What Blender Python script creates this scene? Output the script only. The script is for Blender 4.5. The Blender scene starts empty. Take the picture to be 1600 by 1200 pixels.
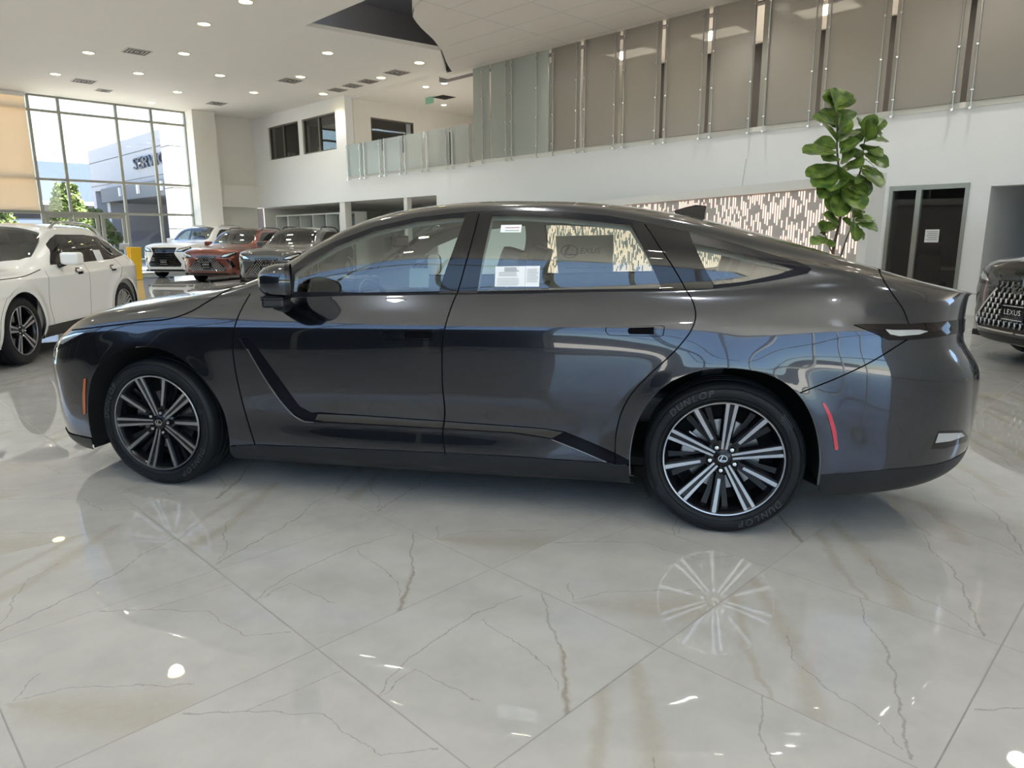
import bpy, math, random
import numpy as np
from mathutils import Vector, Matrix
from mathutils.geometry import delaunay_2d_cdt, tessellate_polygon
PI = math.pi
SC = bpy.context.scene
COL = SC.collection
rng = random.Random(7)

# ---------------------------------------------------------------- camera
YAW, PITCH, ROLL, FPX, CAM_H = 0.78621, 0.205823, -0.00461, 1091.056, 1.32411
def cam_axes():
    f = np.array([math.sin(YAW)*math.cos(PITCH), math.cos(YAW)*math.cos(PITCH), -math.sin(PITCH)])
    r = np.array([math.cos(YAW), -math.sin(YAW), 0.0]); u = np.cross(r, f)
    c, s = math.cos(ROLL), math.sin(ROLL)
    return c*r+s*u, -s*r+c*u, f
CR, CU, CF = cam_axes()
CPOS = np.array([0, 0, CAM_H])
cam = bpy.data.cameras.new('camera'); camo = bpy.data.objects.new('camera', cam); COL.objects.link(camo)
camo.matrix_world = Matrix(((CR[0], CU[0], -CF[0], 0), (CR[1], CU[1], -CF[1], 0), (CR[2], CU[2], -CF[2], CAM_H), (0, 0, 0, 1)))
cam.sensor_width = 36.0; cam.lens = FPX/1600*36.0; cam.clip_start = .05; cam.clip_end = 400
SC.camera = camo

# ---------------------------------------------------------------- sky, sun, exposure
W = bpy.data.worlds.new('sky'); SC.world = W; W.use_nodes = True
nt = W.node_tree; nt.nodes.clear()
sky = nt.nodes.new('ShaderNodeTexSky'); sky.sky_type = 'NISHITA'; sky.sun_disc = False
sky.sun_elevation = math.radians(52); sky.sun_rotation = math.radians(150); sky.air_density = 1.2; sky.dust_density = .35; sky.ozone_density = 3.0
bg = nt.nodes.new('ShaderNodeBackground'); bg.inputs['Strength'].default_value = 0.18
wo = nt.nodes.new('ShaderNodeOutputWorld')
mxs = nt.nodes.new('ShaderNodeMix'); mxs.data_type = 'RGBA'; mxs.inputs['Factor'].default_value = .06; mxs.inputs['B'].default_value = (4.6, 4.1, 3.5, 1)
nt.links.new(sky.outputs[0], mxs.inputs['A']); nt.links.new(mxs.outputs['Result'], bg.inputs['Color']); nt.links.new(bg.outputs[0], wo.inputs[0])
sun = bpy.data.lights.new('sun', 'SUN'); sun.energy = 12; sun.angle = math.radians(.6); sun.color = (1, .95, .86)
suno = bpy.data.objects.new('sun', sun); COL.objects.link(suno)
suno.rotation_euler = Vector((-.55, .42, -.9)).to_track_quat('-Z', 'Y').to_euler()
SC.view_settings.view_transform = 'Standard'; SC.view_settings.look = 'None'
SC.view_settings.gamma = 1.0; SC.view_settings.use_curve_mapping = False
SC.view_settings.exposure = 1.74
SC.cycles.use_denoising = True
SC.cycles.max_bounces = 10; SC.cycles.diffuse_bounces = 5; SC.cycles.glossy_bounces = 6
SC.cycles.transparent_max_bounces = 24; SC.cycles.transmission_bounces = 6
SC.cycles.caustics_reflective = False; SC.cycles.caustics_refractive = False
SC.cycles.sample_clamp_indirect = 6.0

def portal(name, loc, normal, w, h):
    l = bpy.data.lights.new(name, 'AREA'); l.shape = 'RECTANGLE'; l.size = w; l.size_y = h; l.cycles.is_portal = True
    o = bpy.data.objects.new(name, l); COL.objects.link(o); o.location = loc
    o.rotation_euler = Vector(normal).to_track_quat('-Z', 'Y').to_euler()
portal('daylight_portal', (-7.2, 11, 3.1), (1, 0, 0), 36, 6.1)
portal('daylight_portal', (3.5, -7.2, 3.1), (0, 1, 0), 21, 6.1)
portal('daylight_portal', (2.2, 29.5, 3.1), (0, -1, 0), 19, 6.1)
# ---------------------------------------------------------------- materials
def lk(t, a, b): t.links.new(a, b)
def mat(name, col, rough=.5, metal=0.0, coat=0.0, emit=None, es=0.0, spec=.5, noise=0.0, nscale=30.0, coatr=.03, bump=0.0):
    m = bpy.data.materials.new(name); m.use_nodes = True; t = m.node_tree; b = t.nodes['Principled BSDF']
    b.inputs['Base Color'].default_value = (*col, 1); b.inputs['Roughness'].default_value = rough
    b.inputs['Metallic'].default_value = metal; b.inputs['Coat Weight'].default_value = coat
    b.inputs['Coat Roughness'].default_value = coatr; b.inputs['Specular IOR Level'].default_value = spec
    if emit: b.inputs['Emission Color'].default_value = (*emit, 1); b.inputs['Emission Strength'].default_value = es
    if noise or bump:
        tc = t.nodes.new('ShaderNodeTexCoord'); n = t.nodes.new('ShaderNodeTexNoise'); n.inputs['Scale'].default_value = nscale
        n.inputs['Detail'].default_value = 4; lk(t, tc.outputs['Object'], n.inputs['Vector'])
        if noise:
            mx = t.nodes.new('ShaderNodeMix'); mx.data_type = 'RGBA'
            mx.inputs['A'].default_value = (*[c*(1-noise) for c in col], 1); mx.inputs['B'].default_value = (*[min(1, c*(1+noise)) for c in col], 1)
            lk(t, n.outputs['Fac'], mx.inputs['Factor']); lk(t, mx.outputs['Result'], b.inputs['Base Color'])
        if bump:
            bp = t.nodes.new('ShaderNodeBump'); bp.inputs['Strength'].default_value = bump; bp.inputs['Distance'].default_value = .01
            lk(t, n.outputs['Fac'], bp.inputs['Height']); lk(t, bp.outputs['Normal'], b.inputs['Normal'])
    return m

def glassmat(name, tint, refl=1.0, rough=0.0, frost=0.0, fcol=(.8, .8, .8)):
    """thin pane: tinted see-through + Schlick reflection; frost mixes in a translucent diffuse body"""
    m = bpy.data.materials.new(name); m.use_nodes = True; t = m.node_tree; t.nodes.clear()
    o = t.nodes.new('ShaderNodeOutputMaterial'); tr = t.nodes.new('ShaderNodeBsdfTransparent'); tr.inputs[0].default_value = (*tint, 1)
    gl = t.nodes.new('ShaderNodeBsdfGlossy'); gl.inputs['Roughness'].default_value = rough
    lw = t.nodes.new('ShaderNodeLayerWeight'); lw.inputs['Blend'].default_value = .5
    p = t.nodes.new('ShaderNodeMath'); p.operation = 'POWER'; p.inputs[1].default_value = 5
    # facing output = 1 - |cos| at blend .5
    a = t.nodes.new('ShaderNodeMath'); a.operation = 'MULTIPLY_ADD'; a.inputs[1].default_value = .92*refl; a.inputs[2].default_value = .08*refl; a.use_clamp = True
    mx = t.nodes.new('ShaderNodeMixShader')
    lk(t, lw.outputs['Facing'], p.inputs[0]); lk(t, p.outputs[0], a.inputs[0]); lk(t, a.outputs[0], mx.inputs[0])
    body = tr.outputs[0]
    if frost:
        df = t.nodes.new('ShaderNodeBsdfDiffuse'); df.inputs[0].default_value = (*fcol, 1)
        tl = t.nodes.new('ShaderNodeBsdfTranslucent'); tl.inputs[0].default_value = (*fcol, 1)
        m1 = t.nodes.new('ShaderNodeMixShader'); m1.inputs[0].default_value = .5
        lk(t, df.outputs[0], m1.inputs[1]); lk(t, tl.outputs[0], m1.inputs[2])
        m2 = t.nodes.new('ShaderNodeMixShader'); m2.inputs[0].default_value = frost
        lk(t, tr.outputs[0], m2.inputs[1]); lk(t, m1.outputs[0], m2.inputs[2]); body = m2.outputs[0]
    lk(t, body, mx.inputs[1]); lk(t, gl.outputs[0], mx.inputs[2]); lk(t, mx.outputs[0], o.inputs[0])
    return m

M = {}
M['paint_grey'] = mat('paint_grey', (.027, .032, .044), .16, .9, 1.0, coatr=.004)
M['paint_grey'].node_tree.nodes['Principled BSDF'].inputs['Coat IOR'].default_value = 1.65
M['paint_white'] = mat('paint_white', (.86, .86, .84), .3, 0, 1.0)
M['paint_copper'] = mat('paint_copper', (.20, .058, .038), .35, .6, 1.0)
M['paint_black'] = mat('paint_black', (.012, .012, .014), .2, .2, 1.0)
M['paint_graphite'] = mat('paint_graphite', (.10, .10, .095), .35, .6, 1.0)
M['gloss_black'] = mat('gloss_black', (.006, .006, .008), .03, 0, 0.0, spec=.55)
M['frame_rubber'] = mat('window_frame_black', (.007, .008, .012), .35, spec=.12)
M['accent_shade_black'] = mat('accent_shade_black', (.005, .005, .008), .12, spec=.12)
M['accent_lit'] = mat('accent_lit_black', (.02, .018, .016), .06, coat=1.0)
M['seam'] = mat('seam_black', (.002, .002, .003), .7, spec=.05)
M['plastic'] = mat('matte_black_plastic', (.014, .015, .018), .40, 0, 0, noise=.2, nscale=200, spec=.3)
M['rubber'] = mat('tyre_rubber', (.010, .011, .013), .50, 0, 0, noise=.15, nscale=60, spec=.22)
M['rubber_raised'] = mat('tyre_letter_rubber', (.05, .05, .052), .5)
M['machined'] = mat('machined_alloy', (.42, .43, .46), .32, 1.0)
M['wheel_black'] = mat('wheel_gloss_black', (.006, .006, .008), .18, 0, 0, spec=.35)
M['chrome'] = mat('chrome', (.75, .76, .78), .08, 1.0)
M['steel'] = mat('brushed_steel', (.50, .51, .52), .3, 1.0, noise=.1, nscale=80)
M['disc'] = mat('brake_disc_steel', (.30, .30, .31), .35, 1.0)
M['liner'] = mat('arch_liner_felt', (.006, .006, .007), .95)
M['underbody'] = mat('underbody', (.012, .012, .013), .8)
M['interior'] = mat('interior_grey_trim', (.30, .30, .29), .6, noise=.1, nscale=40)
M['headliner'] = mat('headliner_cloth', (.55, .54, .51), .9, noise=.06, nscale=120)
M['seat'] = mat('seat_leather', (.075, .072, .072), .5, 0, 0, noise=.12, nscale=60)
M['paper'] = mat('paper_white', (.82, .84, .86), .7, noise=.03, nscale=20)
M['ink'] = mat('ink_dark', (.08, .08, .09), .7)
M['ink_faint'] = mat('ink_faint', (.36, .37, .38), .7)
M['red_lens'] = mat('red_reflector', (.50, .02, .035), .15, 0, 1.0)
M['dark_red_lens'] = mat('smoked_lamp_lens', (.006, .004, .005), .06, 0, 0.0, spec=.3)
M['amber'] = mat('amber_reflector', (.42, .10, .03), .25, 0, .8)
M['lamp_clear'] = mat('clear_lamp', (.62, .66, .70), .12, .7, 1.0)
M['car_glass'] = glassmat('car_side_glass', (.80, .90, .85), 1.75)
M['car_glass_dark'] = glassmat('privacy_glass', (.10, .12, .12), 1.2)
M['wind_glass'] = glassmat('windscreen_glass', (.78, .84, .80), 1.1)
M['window_glass'] = glassmat('window_glass', (.93, .96, .96), .8)
M['dark_glass'] = glassmat('dark_office_glass', (.36, .38, .38), 1.3)
M['frosted'] = glassmat('frosted_glass', (.62, .61, .58), .6, .25, .85, (.46, .44, .41))
M['frosted_clear'] = glassmat('pale_frosted_glass', (.80, .84, .83), .6, .15, .62, (.62, .66, .65))
M['wall'] = mat('wall_paint', (.86, .845, .80), .6, noise=.015, nscale=3)
M['wall_cool'] = mat('wall_paint_cool', (.87, .885, .91), .6, noise=.01, nscale=2)
M['ceiling'] = mat('ceiling_paint', (.92, .90, .86), .8, noise=.015, nscale=2)
M['soffit'] = mat('soffit_paint', (.82, .77, .72), .75, noise=.02, nscale=2)
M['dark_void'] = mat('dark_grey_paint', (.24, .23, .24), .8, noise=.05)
M['alu'] = mat('window_aluminium', (.36, .37, .34), .4, .6, noise=.05)
M['alu_light'] = mat('pale_mullion', (.36, .355, .31), .5, .1, noise=.04)
M['tan_blind'] = None
M['dark'] = mat('dark_interior', (.03, .03, .032), .7, noise=.1)
M['shelf'] = mat('white_laminate', (.80, .80, .78), .4, noise=.02)
M['leaf'] = None
M['light'] = mat('lamp_diffuser', (1, .9, .6), .5, emit=(1, .84, .36), es=5.0)
M['light_white'] = mat('lamp_diffuser_white', (1, 1, .95), .5, emit=(1, .93, .8), es=8.0)
M['trim_white'] = mat('trim_white', (.80, .79, .76), .5)
M['vent_dark'] = mat('vent_dark_slot', (.05, .05, .05), .8)
M['vent'] = mat('vent_white', (.62, .60, .57), .6)
M['yellow'] = mat('yellow_plastic', (.85, .50, .02), .4, noise=.05)
M['bark'] = mat('bark_brown', (.10, .075, .055), .9, noise=.35, nscale=60, bump=.4)
M['soil'] = mat('potting_soil', (.03, .02, .015), 1.0, noise=.4, nscale=80)
M['pot'] = mat('glazed_pot', (.55, .54, .52), .4)
M['plate'] = mat('plate_white', (.7, .7, .7), .5)

def tint_translucent(name, col, emit=0):
    m = bpy.data.materials.new(name); m.use_nodes = True; t = m.node_tree; t.nodes.clear()
    o = t.nodes.new('ShaderNodeOutputMaterial'); d = t.nodes.new('ShaderNodeBsdfDiffuse'); tl = t.nodes.new('ShaderNodeBsdfTranslucent')
    wv = t.nodes.new('ShaderNodeTexNoise'); wv.inputs['Scale'].default_value = 6
    mx0 = t.nodes.new('ShaderNodeMix'); mx0.data_type = 'RGBA'; mx0.inputs['A'].default_value = (*[c*.94 for c in col], 1); mx0.inputs['B'].default_value = (*col, 1)
    lk(t, wv.outputs['Fac'], mx0.inputs['Factor'])
    lk(t, mx0.outputs['Result'], d.inputs[0]); lk(t, mx0.outputs['Result'], tl.inputs[0])
    mx = t.nodes.new('ShaderNodeMixShader'); mx.inputs[0].default_value = .5
    lk(t, d.outputs[0], mx.inputs[1]); lk(t, tl.outputs[0], mx.inputs[2]); lk(t, mx.outputs[0], o.inputs[0])
    return m
M['tan_blind'] = tint_translucent('tan_roller_blind', (.93, .80, .64))

def leafmat():
    m = bpy.data.materials.new('fiddle_leaf'); m.use_nodes = True; t = m.node_tree; b = t.nodes['Principled BSDF']
    tc = t.nodes.new('ShaderNodeTexCoord'); n = t.nodes.new('ShaderNodeTexNoise'); n.inputs['Scale'].default_value = 9
    lk(t, tc.outputs['Object'], n.inputs['Vector'])
    r = t.nodes.new('ShaderNodeValToRGB'); r.color_ramp.elements[0].color = (.045, .105, .020, 1); r.color_ramp.elements[1].color = (.21, .31, .055, 1)
    r.color_ramp.elements[0].position = .35; r.color_ramp.elements[1].position = .7
    lk(t, n.outputs['Fac'], r.inputs[0]); lk(t, r.outputs[0], b.inputs['Base Color']); b.inputs['Roughness'].default_value = .35
    return m
M['leaf'] = leafmat()
M['leaf_vein'] = mat('leaf_vein_pale', (.28, .38, .10), .5)
# ---------------------------------------------------------------- numeric helpers
def pchip(xs, ys, x):
    xs = np.asarray(xs, float); ys = np.asarray(ys, float); x = np.clip(x, xs[0], xs[-1])
    h = np.diff(xs); d = np.diff(ys) / h
    m = np.zeros(len(xs)); m[0] = d[0]; m[-1] = d[-1]
    for i in range(1, len(xs) - 1):
        if d[i-1] * d[i] > 0:
            w1 = 2*h[i] + h[i-1]; w2 = h[i] + 2*h[i-1]
            m[i] = (w1 + w2) / (w1 / d[i-1] + w2 / d[i])
    k = np.clip(np.searchsorted(xs, x, side='right') - 1, 0, len(xs) - 2)
    s = (x - xs[k]) / h[k]
    return ((1 + 2*s) * (1-s)**2 * ys[k] + s*(1-s)**2 * h[k]*m[k]
            + s*s*(3 - 2*s) * ys[k+1] + s*s*(s-1) * h[k]*m[k+1])

def gsmooth(a, sig, axis):
    n = int(3*sig) + 1
    k = np.exp(-0.5*(np.arange(-n, n+1)/sig)**2); k /= k.sum()
    a = np.moveaxis(a, axis, 0)
    pre = 2*a[:1] - a[1:n+1][::-1]; post = 2*a[-1:] - a[-n-1:-1][::-1]
    p = np.concatenate([pre, a, post])
    out = np.zeros_like(a)
    for i, w in enumerate(k): out += w*p[i:i+len(a)]
    return np.moveaxis(out, 0, axis)

def catmull(P, step):
    P = np.asarray(P, float); out = []
    Q = np.vstack([2*P[0]-P[1], P, 2*P[-1]-P[-2]])
    for i in range(1, len(Q)-2):
        n = max(1, int(np.ceil(np.linalg.norm(Q[i+1]-Q[i]) / step)))
        for j in range(n):
            t = j/n
            # centripetal-ish: tangents limited by segment length
            L = np.linalg.norm(Q[i+1]-Q[i])
            def tan(a, b, c):
                l1 = np.linalg.norm(b-a)+1e-9; l2 = np.linalg.norm(c-b)+1e-9
                return ((b-a)/l1*l2 + (c-b)/l2*l1)/(l1+l2)*L
            m0 = tan(Q[i-1], Q[i], Q[i+1]); m1 = tan(Q[i], Q[i+1], Q[i+2])
            out.append((2*t**3-3*t*t+1)*Q[i] + (t**3-2*t*t+t)*m0 + (-2*t**3+3*t*t)*Q[i+1] + (t**3-t*t)*m1)
    out.append(Q[-2])
    return np.array(out)

def lin(P, step):
    P = np.asarray(P, float); out = []
    for a, b in zip(P[:-1], P[1:]):
        n = max(1, int(np.ceil(np.linalg.norm(b-a)/step)))
        for j in range(n): out.append(a + (b-a)*j/n)
    out.append(P[-1]); return np.array(out)

def inpoly(pts, poly):
    x, y = pts[:, 0], pts[:, 1]; c = np.zeros(len(pts), bool)
    px, py = poly[:, 0], poly[:, 1]; j = len(poly)-1
    for i in range(len(poly)):
        cond = ((py[i] > y) != (py[j] > y))
        if cond.any():
            xi = (px[j]-px[i])*(y-py[i])/((py[j]-py[i]) if py[j] != py[i] else 1e-12)+px[i]
            c ^= cond & (x < xi)
        j = i
    return c

class Surf:
    """half body: rows run nose to tail, t runs from the sill over the shoulder to the centreline.
    local frame: u rearwards from the front axle, y to the car's left, z up"""
    def __init__(s, rows, bumps=(), na=560, nt=260, sa=7, st=3.0, p=2.5, A=6.2, B=2.6):
        s.A, s.B = A, B
        a = np.linspace(0, 1, na)
        e = 0.13                                   # end clustering
        g = np.where(a < e, a*a/(2*e), np.where(a > 1-e, (1-e) - (1-a)**2/(2*e), a - e/2))
        g = g/(1-e)
        U = []; Y = []; Z = []
        for r in rows:
            u = r['xf'] + (r['xr']-r['xf'])*g
            zk = np.array(r['z'], float); yk = np.array(r['y'], float)
            z = pchip(zk[:, 0], zk[:, 1], u); y = pchip(yk[:, 0], yk[:, 1], u)
            z = gsmooth(z[None], sa, 1)[0]; y = gsmooth(y[None], sa, 1)[0]
            cf, cr = r.get('cf', 0.25), r.get('cr', 3.1); pf = r.get('pf', p); pr = r.get('pr', p)
            q = np.clip((cf-u)/(cf-r['xf']), 0, 1); w = (1-q**pf).clip(0)**(1/pf)
            q = np.clip((u-cr)/(r['xr']-cr), 0, 1); w = w*(1-q**pr).clip(0)**(1/pr)
            U.append(u); Y.append(y*w); Z.append(z)
        U, Y, Z = map(np.array, (U, Y, Z))
        k = np.arange(len(rows)); tt = np.linspace(0, len(rows)-1, nt)
        def col(M):
            out = np.zeros((nt, na))
            h = np.diff(M, axis=0)
            m = np.zeros_like(M); m[0] = h[0]; m[-1] = h[-1]
            a0, a1 = h[:-1], h[1:]
            with np.errstate(all='ignore'):
                hm = 2*a0*a1/(a0+a1)
            m[1:-1] = np.where(a0*a1 > 0, hm, 0)
            i = np.minimum(tt.astype(int), len(rows)-2); f = (tt-i)[:, None]
            return ((1+2*f)*(1-f)**2*M[i] + f*(1-f)**2*m[i] + f*f*(3-2*f)*M[i+1] + f*f*(f-1)*m[i+1])
        P = np.stack([col(U), col(Y), col(Z)], -1)     # nt, na, 3
        if st: P = np.stack([gsmooth(P[..., i], st, 0) for i in range(3)], -1)
        P[-1, :, 1] = 0.0
        for b in bumps: P = b(P)
        s.P = P.transpose(1, 0, 2).copy(); s.na, s.nt = na, nt
        du = np.gradient(s.P, axis=0); dt = np.gradient(s.P, axis=1)
        N = np.cross(du, dt)
        N /= np.linalg.norm(N, axis=-1, keepdims=True)+1e-12
        s.N = N*np.sign((N*np.array([0, 1.0, 0.3])).sum(-1).mean())
    def samp(s, ab, arr=None):
        """ab in scaled param (0..A, 0..B)"""
        arr = s.P if arr is None else arr
        ab = np.atleast_2d(ab)
        x = np.clip(ab[:, 0]/s.A, 0, 1)*(s.na-1); y = np.clip(ab[:, 1]/s.B, 0, 1)*(s.nt-1)
        i = np.minimum(x.astype(int), s.na-2); j = np.minimum(y.astype(int), s.nt-2)
        f = (x-i)[:, None]; g = (y-j)[:, None]
        return arr[i, j]*(1-f)*(1-g)+arr[i+1, j]*f*(1-g)+arr[i, j+1]*(1-f)*g+arr[i+1, j+1]*f*g
    def view(s, fn, mask=None):
        """prepare an inverse map for projection fn: (..,3)->(..,2)"""
        Q = fn(s.P); 
        if mask is not None: Q = np.where(mask[..., None], Q, 1e9)
        return dict(fn=fn, Q=Q)
    def inv(s, V, pts):
        out = []
        Q = V['Q'].reshape(-1, 2)
        for p in np.atleast_2d(pts):
            k = np.argmin(((Q-p)**2).sum(1)); i, j = divmod(k, s.nt)
            ab = np.array([i/(s.na-1)*s.A, j/(s.nt-1)*s.B])
            for _ in range(6):
                h = 0.006
                q0 = V['fn'](s.samp(ab))[0]
                qa = V['fn'](s.samp(ab+[h, 0]))[0]; qb = V['fn'](s.samp(ab+[0, h]))[0]
                qa2 = V['fn'](s.samp(ab-[h, 0]))[0]; qb2 = V['fn'](s.samp(ab-[0, h]))[0]
                J = np.stack([(qa-qa2)/(2*h), (qb-qb2)/(2*h)], 1)
                try: d = np.linalg.lstsq(J, p-q0, rcond=0.02)[0]
                except Exception: break
                n = np.linalg.norm(d)
                if n > 0.03: d *= 0.03/n
                ab = np.clip(ab+d, 0, [s.A, s.B])
            out.append(ab)
        return np.array(out)
# ---------------------------------------------------------------- objects and meshes
def thing(name, label, cat, loc=(0, 0, 0), rotz=0.0, group=None):
    o = bpy.data.objects.new(name, None); COL.objects.link(o); o.empty_display_size = .2
    o.location = loc; o.rotation_euler = (0, 0, rotz); o['label'] = label; o['category'] = cat
    if group: o['group'] = group
    return o
def tag(o, label, cat, group=None, kind=None):
    o['label'] = label; o['category'] = cat
    if group: o['group'] = group
    if kind: o['kind'] = kind
    return o
def copy_tree(o, parent=None):
    c = o.copy(); COL.objects.link(c); c.parent = parent
    for ch in list(o.children): copy_tree(ch, c)
    return c

def link_mesh(name, V, F, m, parent=None, N=None, smooth=False, mats=None, fm=None):
    me = bpy.data.meshes.new(name); me.from_pydata([tuple(map(float, v)) for v in V], [], [tuple(int(i) for i in f) for f in F])
    if mats:
        for q in mats: me.materials.append(q)
        me.polygons.foreach_set('material_index', fm)
    elif m: me.materials.append(m)
    if smooth or N is not None: me.polygons.foreach_set('use_smooth', [True]*len(me.polygons))
    me.update()
    if N is not None: me.normals_split_custom_set_from_vertices([tuple(map(float, n)) for n in N])
    o = bpy.data.objects.new(name, me); COL.objects.link(o)
    if parent: o.parent = parent
    return o
def struct(o): o['kind'] = 'structure'; return o

class MB:
    def __init__(s): s.V = []; s.F = []
    def add(s, V, F):
        n = len(s.V); s.V += [tuple(v) for v in V]; s.F += [tuple(i+n for i in f) for f in F]; return s
    def box(s, x0, x1, y0, y1, z0, z1):
        return s.add([(x, y, z) for x in (x0, x1) for y in (y0, y1) for z in (z0, z1)],
                     [(0, 1, 3, 2), (4, 6, 7, 5), (0, 4, 5, 1), (2, 3, 7, 6), (0, 2, 6, 4), (1, 5, 7, 3)])
    def obox(s, c, ax, ay, az, hx, hy, hz):
        c, ax, ay, az = map(np.array, (c, ax, ay, az))
        V = [c+ax*hx*i+ay*hy*j+az*hz*k for i in (-1, 1) for j in (-1, 1) for k in (-1, 1)]
        return s.add(V, [(0, 1, 3, 2), (4, 6, 7, 5), (0, 4, 5, 1), (2, 3, 7, 6), (0, 2, 6, 4), (1, 5, 7, 3)])
    def quad(s, a, b, c, d): return s.add([a, b, c, d], [(0, 1, 2, 3)])
    def tube(s, pts, r, n=8, caps=True):
        pts = [np.array(p, float) for p in pts]; rs = r if hasattr(r, '__len__') else [r]*len(pts)
        t0 = pts[1]-pts[0]; up = np.array([0, 0, 1.0]) if abs(t0[2]) < .9*np.linalg.norm(t0) else np.array([1.0, 0, 0])
        V = []; 
        for i, p in enumerate(pts):
            t = pts[min(i+1, len(pts)-1)]-pts[max(i-1, 0)]; t = t/(np.linalg.norm(t)+1e-12)
            a = np.cross(up, t); a /= np.linalg.norm(a)+1e-12; b = np.cross(t, a); up = b
            for k in range(n):
                q = 2*PI*k/n; V.append(p+rs[i]*(math.cos(q)*a+math.sin(q)*b))
        F = [(i*n+k, i*n+(k+1) % n, (i+1)*n+(k+1) % n, (i+1)*n+k) for i in range(len(pts)-1) for k in range(n)]
        if caps: F += [tuple(range(n))[::-1], tuple((len(pts)-1)*n+k for k in range(n))]
        return s.add(V, F)
    def lathe(s, prof, n=48, axis='y', c=(0, 0, 0), close=False):
        """prof: (r, h) pairs around the axis"""
        V = []; m = len(prof)
        for k in range(n):
            q = 2*PI*k/n; ca, sa = math.cos(q), math.sin(q)
            for r, h in prof:
                if axis == 'y': V.append((c[0]+r*ca, c[1]+h, c[2]+r*sa))
                elif axis == 'z': V.append((c[0]+r*ca, c[1]+r*sa, c[2]+h))
                else: V.append((c[0]+h, c[1]+r*ca, c[2]+r*sa))
        F = []
        for k in range(n):
            k2 = (k+1) % n
            for i in range(m-1 if not close else m):
                j = (i+1) % m; F.append((k*m+i, k2*m+i, k2*m+j, k*m+j))
        return s.add(V, F)
    def prism(s, poly, fn, h0, h1):
        """2D polygon extruded: fn(x, y, h) -> 3D"""
        n = len(poly); V = [fn(x, y, h0) for x, y in poly]+[fn(x, y, h1) for x, y in poly]
        tris = tessellate_polygon([[Vector((x, y, 0)) for x, y in poly]])
        F = [tuple(t) for t in tris]+[tuple(i+n for i in t[::-1]) for t in tris]
        F += [(i, (i+1) % n, (i+1) % n+n, i+n) for i in range(n)]
        return s.add(V, F)
    def build(s, name, m, parent=None, smooth=False, bevel=0.0, seg=2, auto=False):
        o = link_mesh(name, s.V, s.F, m, parent, smooth=smooth)
        if auto or bevel or smooth:
            import bmesh
            bm = bmesh.new(); bm.from_mesh(o.data); bmesh.ops.recalc_face_normals(bm, faces=bm.faces); bm.to_mesh(o.data); bm.free()
        if bevel:
            md = o.modifiers.new('bevel', 'BEVEL'); md.width = bevel; md.segments = seg; md.limit_method = 'ANGLE'; md.angle_limit = .6
            md.harden_normals = False
        if smooth:
            o.data.set_sharp_from_angle(angle=.7)
        return o

def text_mesh(txt, size, shear=0.0, extrude=0.0, spacing=1.0):
    c = bpy.data.curves.new('t', 'FONT'); c.body = txt; c.size = size; c.shear = shear; c.extrude = extrude; c.space_character = spacing
    c.align_x = 'CENTER'; c.align_y = 'CENTER'; c.resolution_u = 3
    o = bpy.data.objects.new('t', c); COL.objects.link(o)
    dg = bpy.context.evaluated_depsgraph_get(); me = bpy.data.meshes.new_from_object(o.evaluated_get(dg))
    V = [tuple(v.co) for v in me.vertices]; F = [tuple(p.vertices) for p in me.polygons]
    bpy.data.objects.remove(o); bpy.data.curves.remove(c); bpy.data.meshes.remove(me)
    return V, F
# ---------------------------------------------------------------- the showroom
CZ, SZ = 6.17, 5.92
XW, YW = 14.0, 29.2
XL, YR = -7.0, -7.0

FLOOR_PRINTS = {
 'A': dict(dark=[([(.99, .64), (.82, .46), (.71, .28), (.59, .16), (.5, .08), (.41, -.01)], .004, .011), ([(-.01, .56), (.23, .68), (.41, .70), (.64, .74), (.9, .70)], .004, .0035), ([(.63, .68), (.61, .46), (.57, .23), (.49, .1)], .003, .003), ([(-.01, .55), (.2, .60), (.24, .27)], .0025, .0025)],
           tan=[([(.72, .30), (.55, .12), (.41, -.01)], .012, .02)]),
 'B': dict(dark=[([(.15, .62), (.04, .50), (.2, .45), (.55, .12)], .003, .003), ([(.45, .98), (.62, .83), (.98, .80)], .004, .002), ([(.62, .83), (.80, .62), (.83, .3), (.99, .2)], .003, .0025)],
           tan=[([(.02, .49), (.12, .36), (.40, .02)], .008, .17)]),
 'C': dict(dark=[([(1.0, .56), (.8, .47), (.66, .34), (.51, .27), (.3, .18), (.03, .07)], .003, .0065), ([(.45, .66), (.3, .57), (.21, .41), (.17, .26), (.06, .1)], .003, .003)],
           tan=[([(.63, 1.01), (.47, .89), (.25, .75), (.09, .6), (-.01, .5)], .045, .006), ([(.82, 1.01), (.67, .85), (.54, .74), (.43, .64)], .03, .065), ([(.43, .64), (.29, .52), (.03, .38)], .02, .06)]),
}
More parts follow.
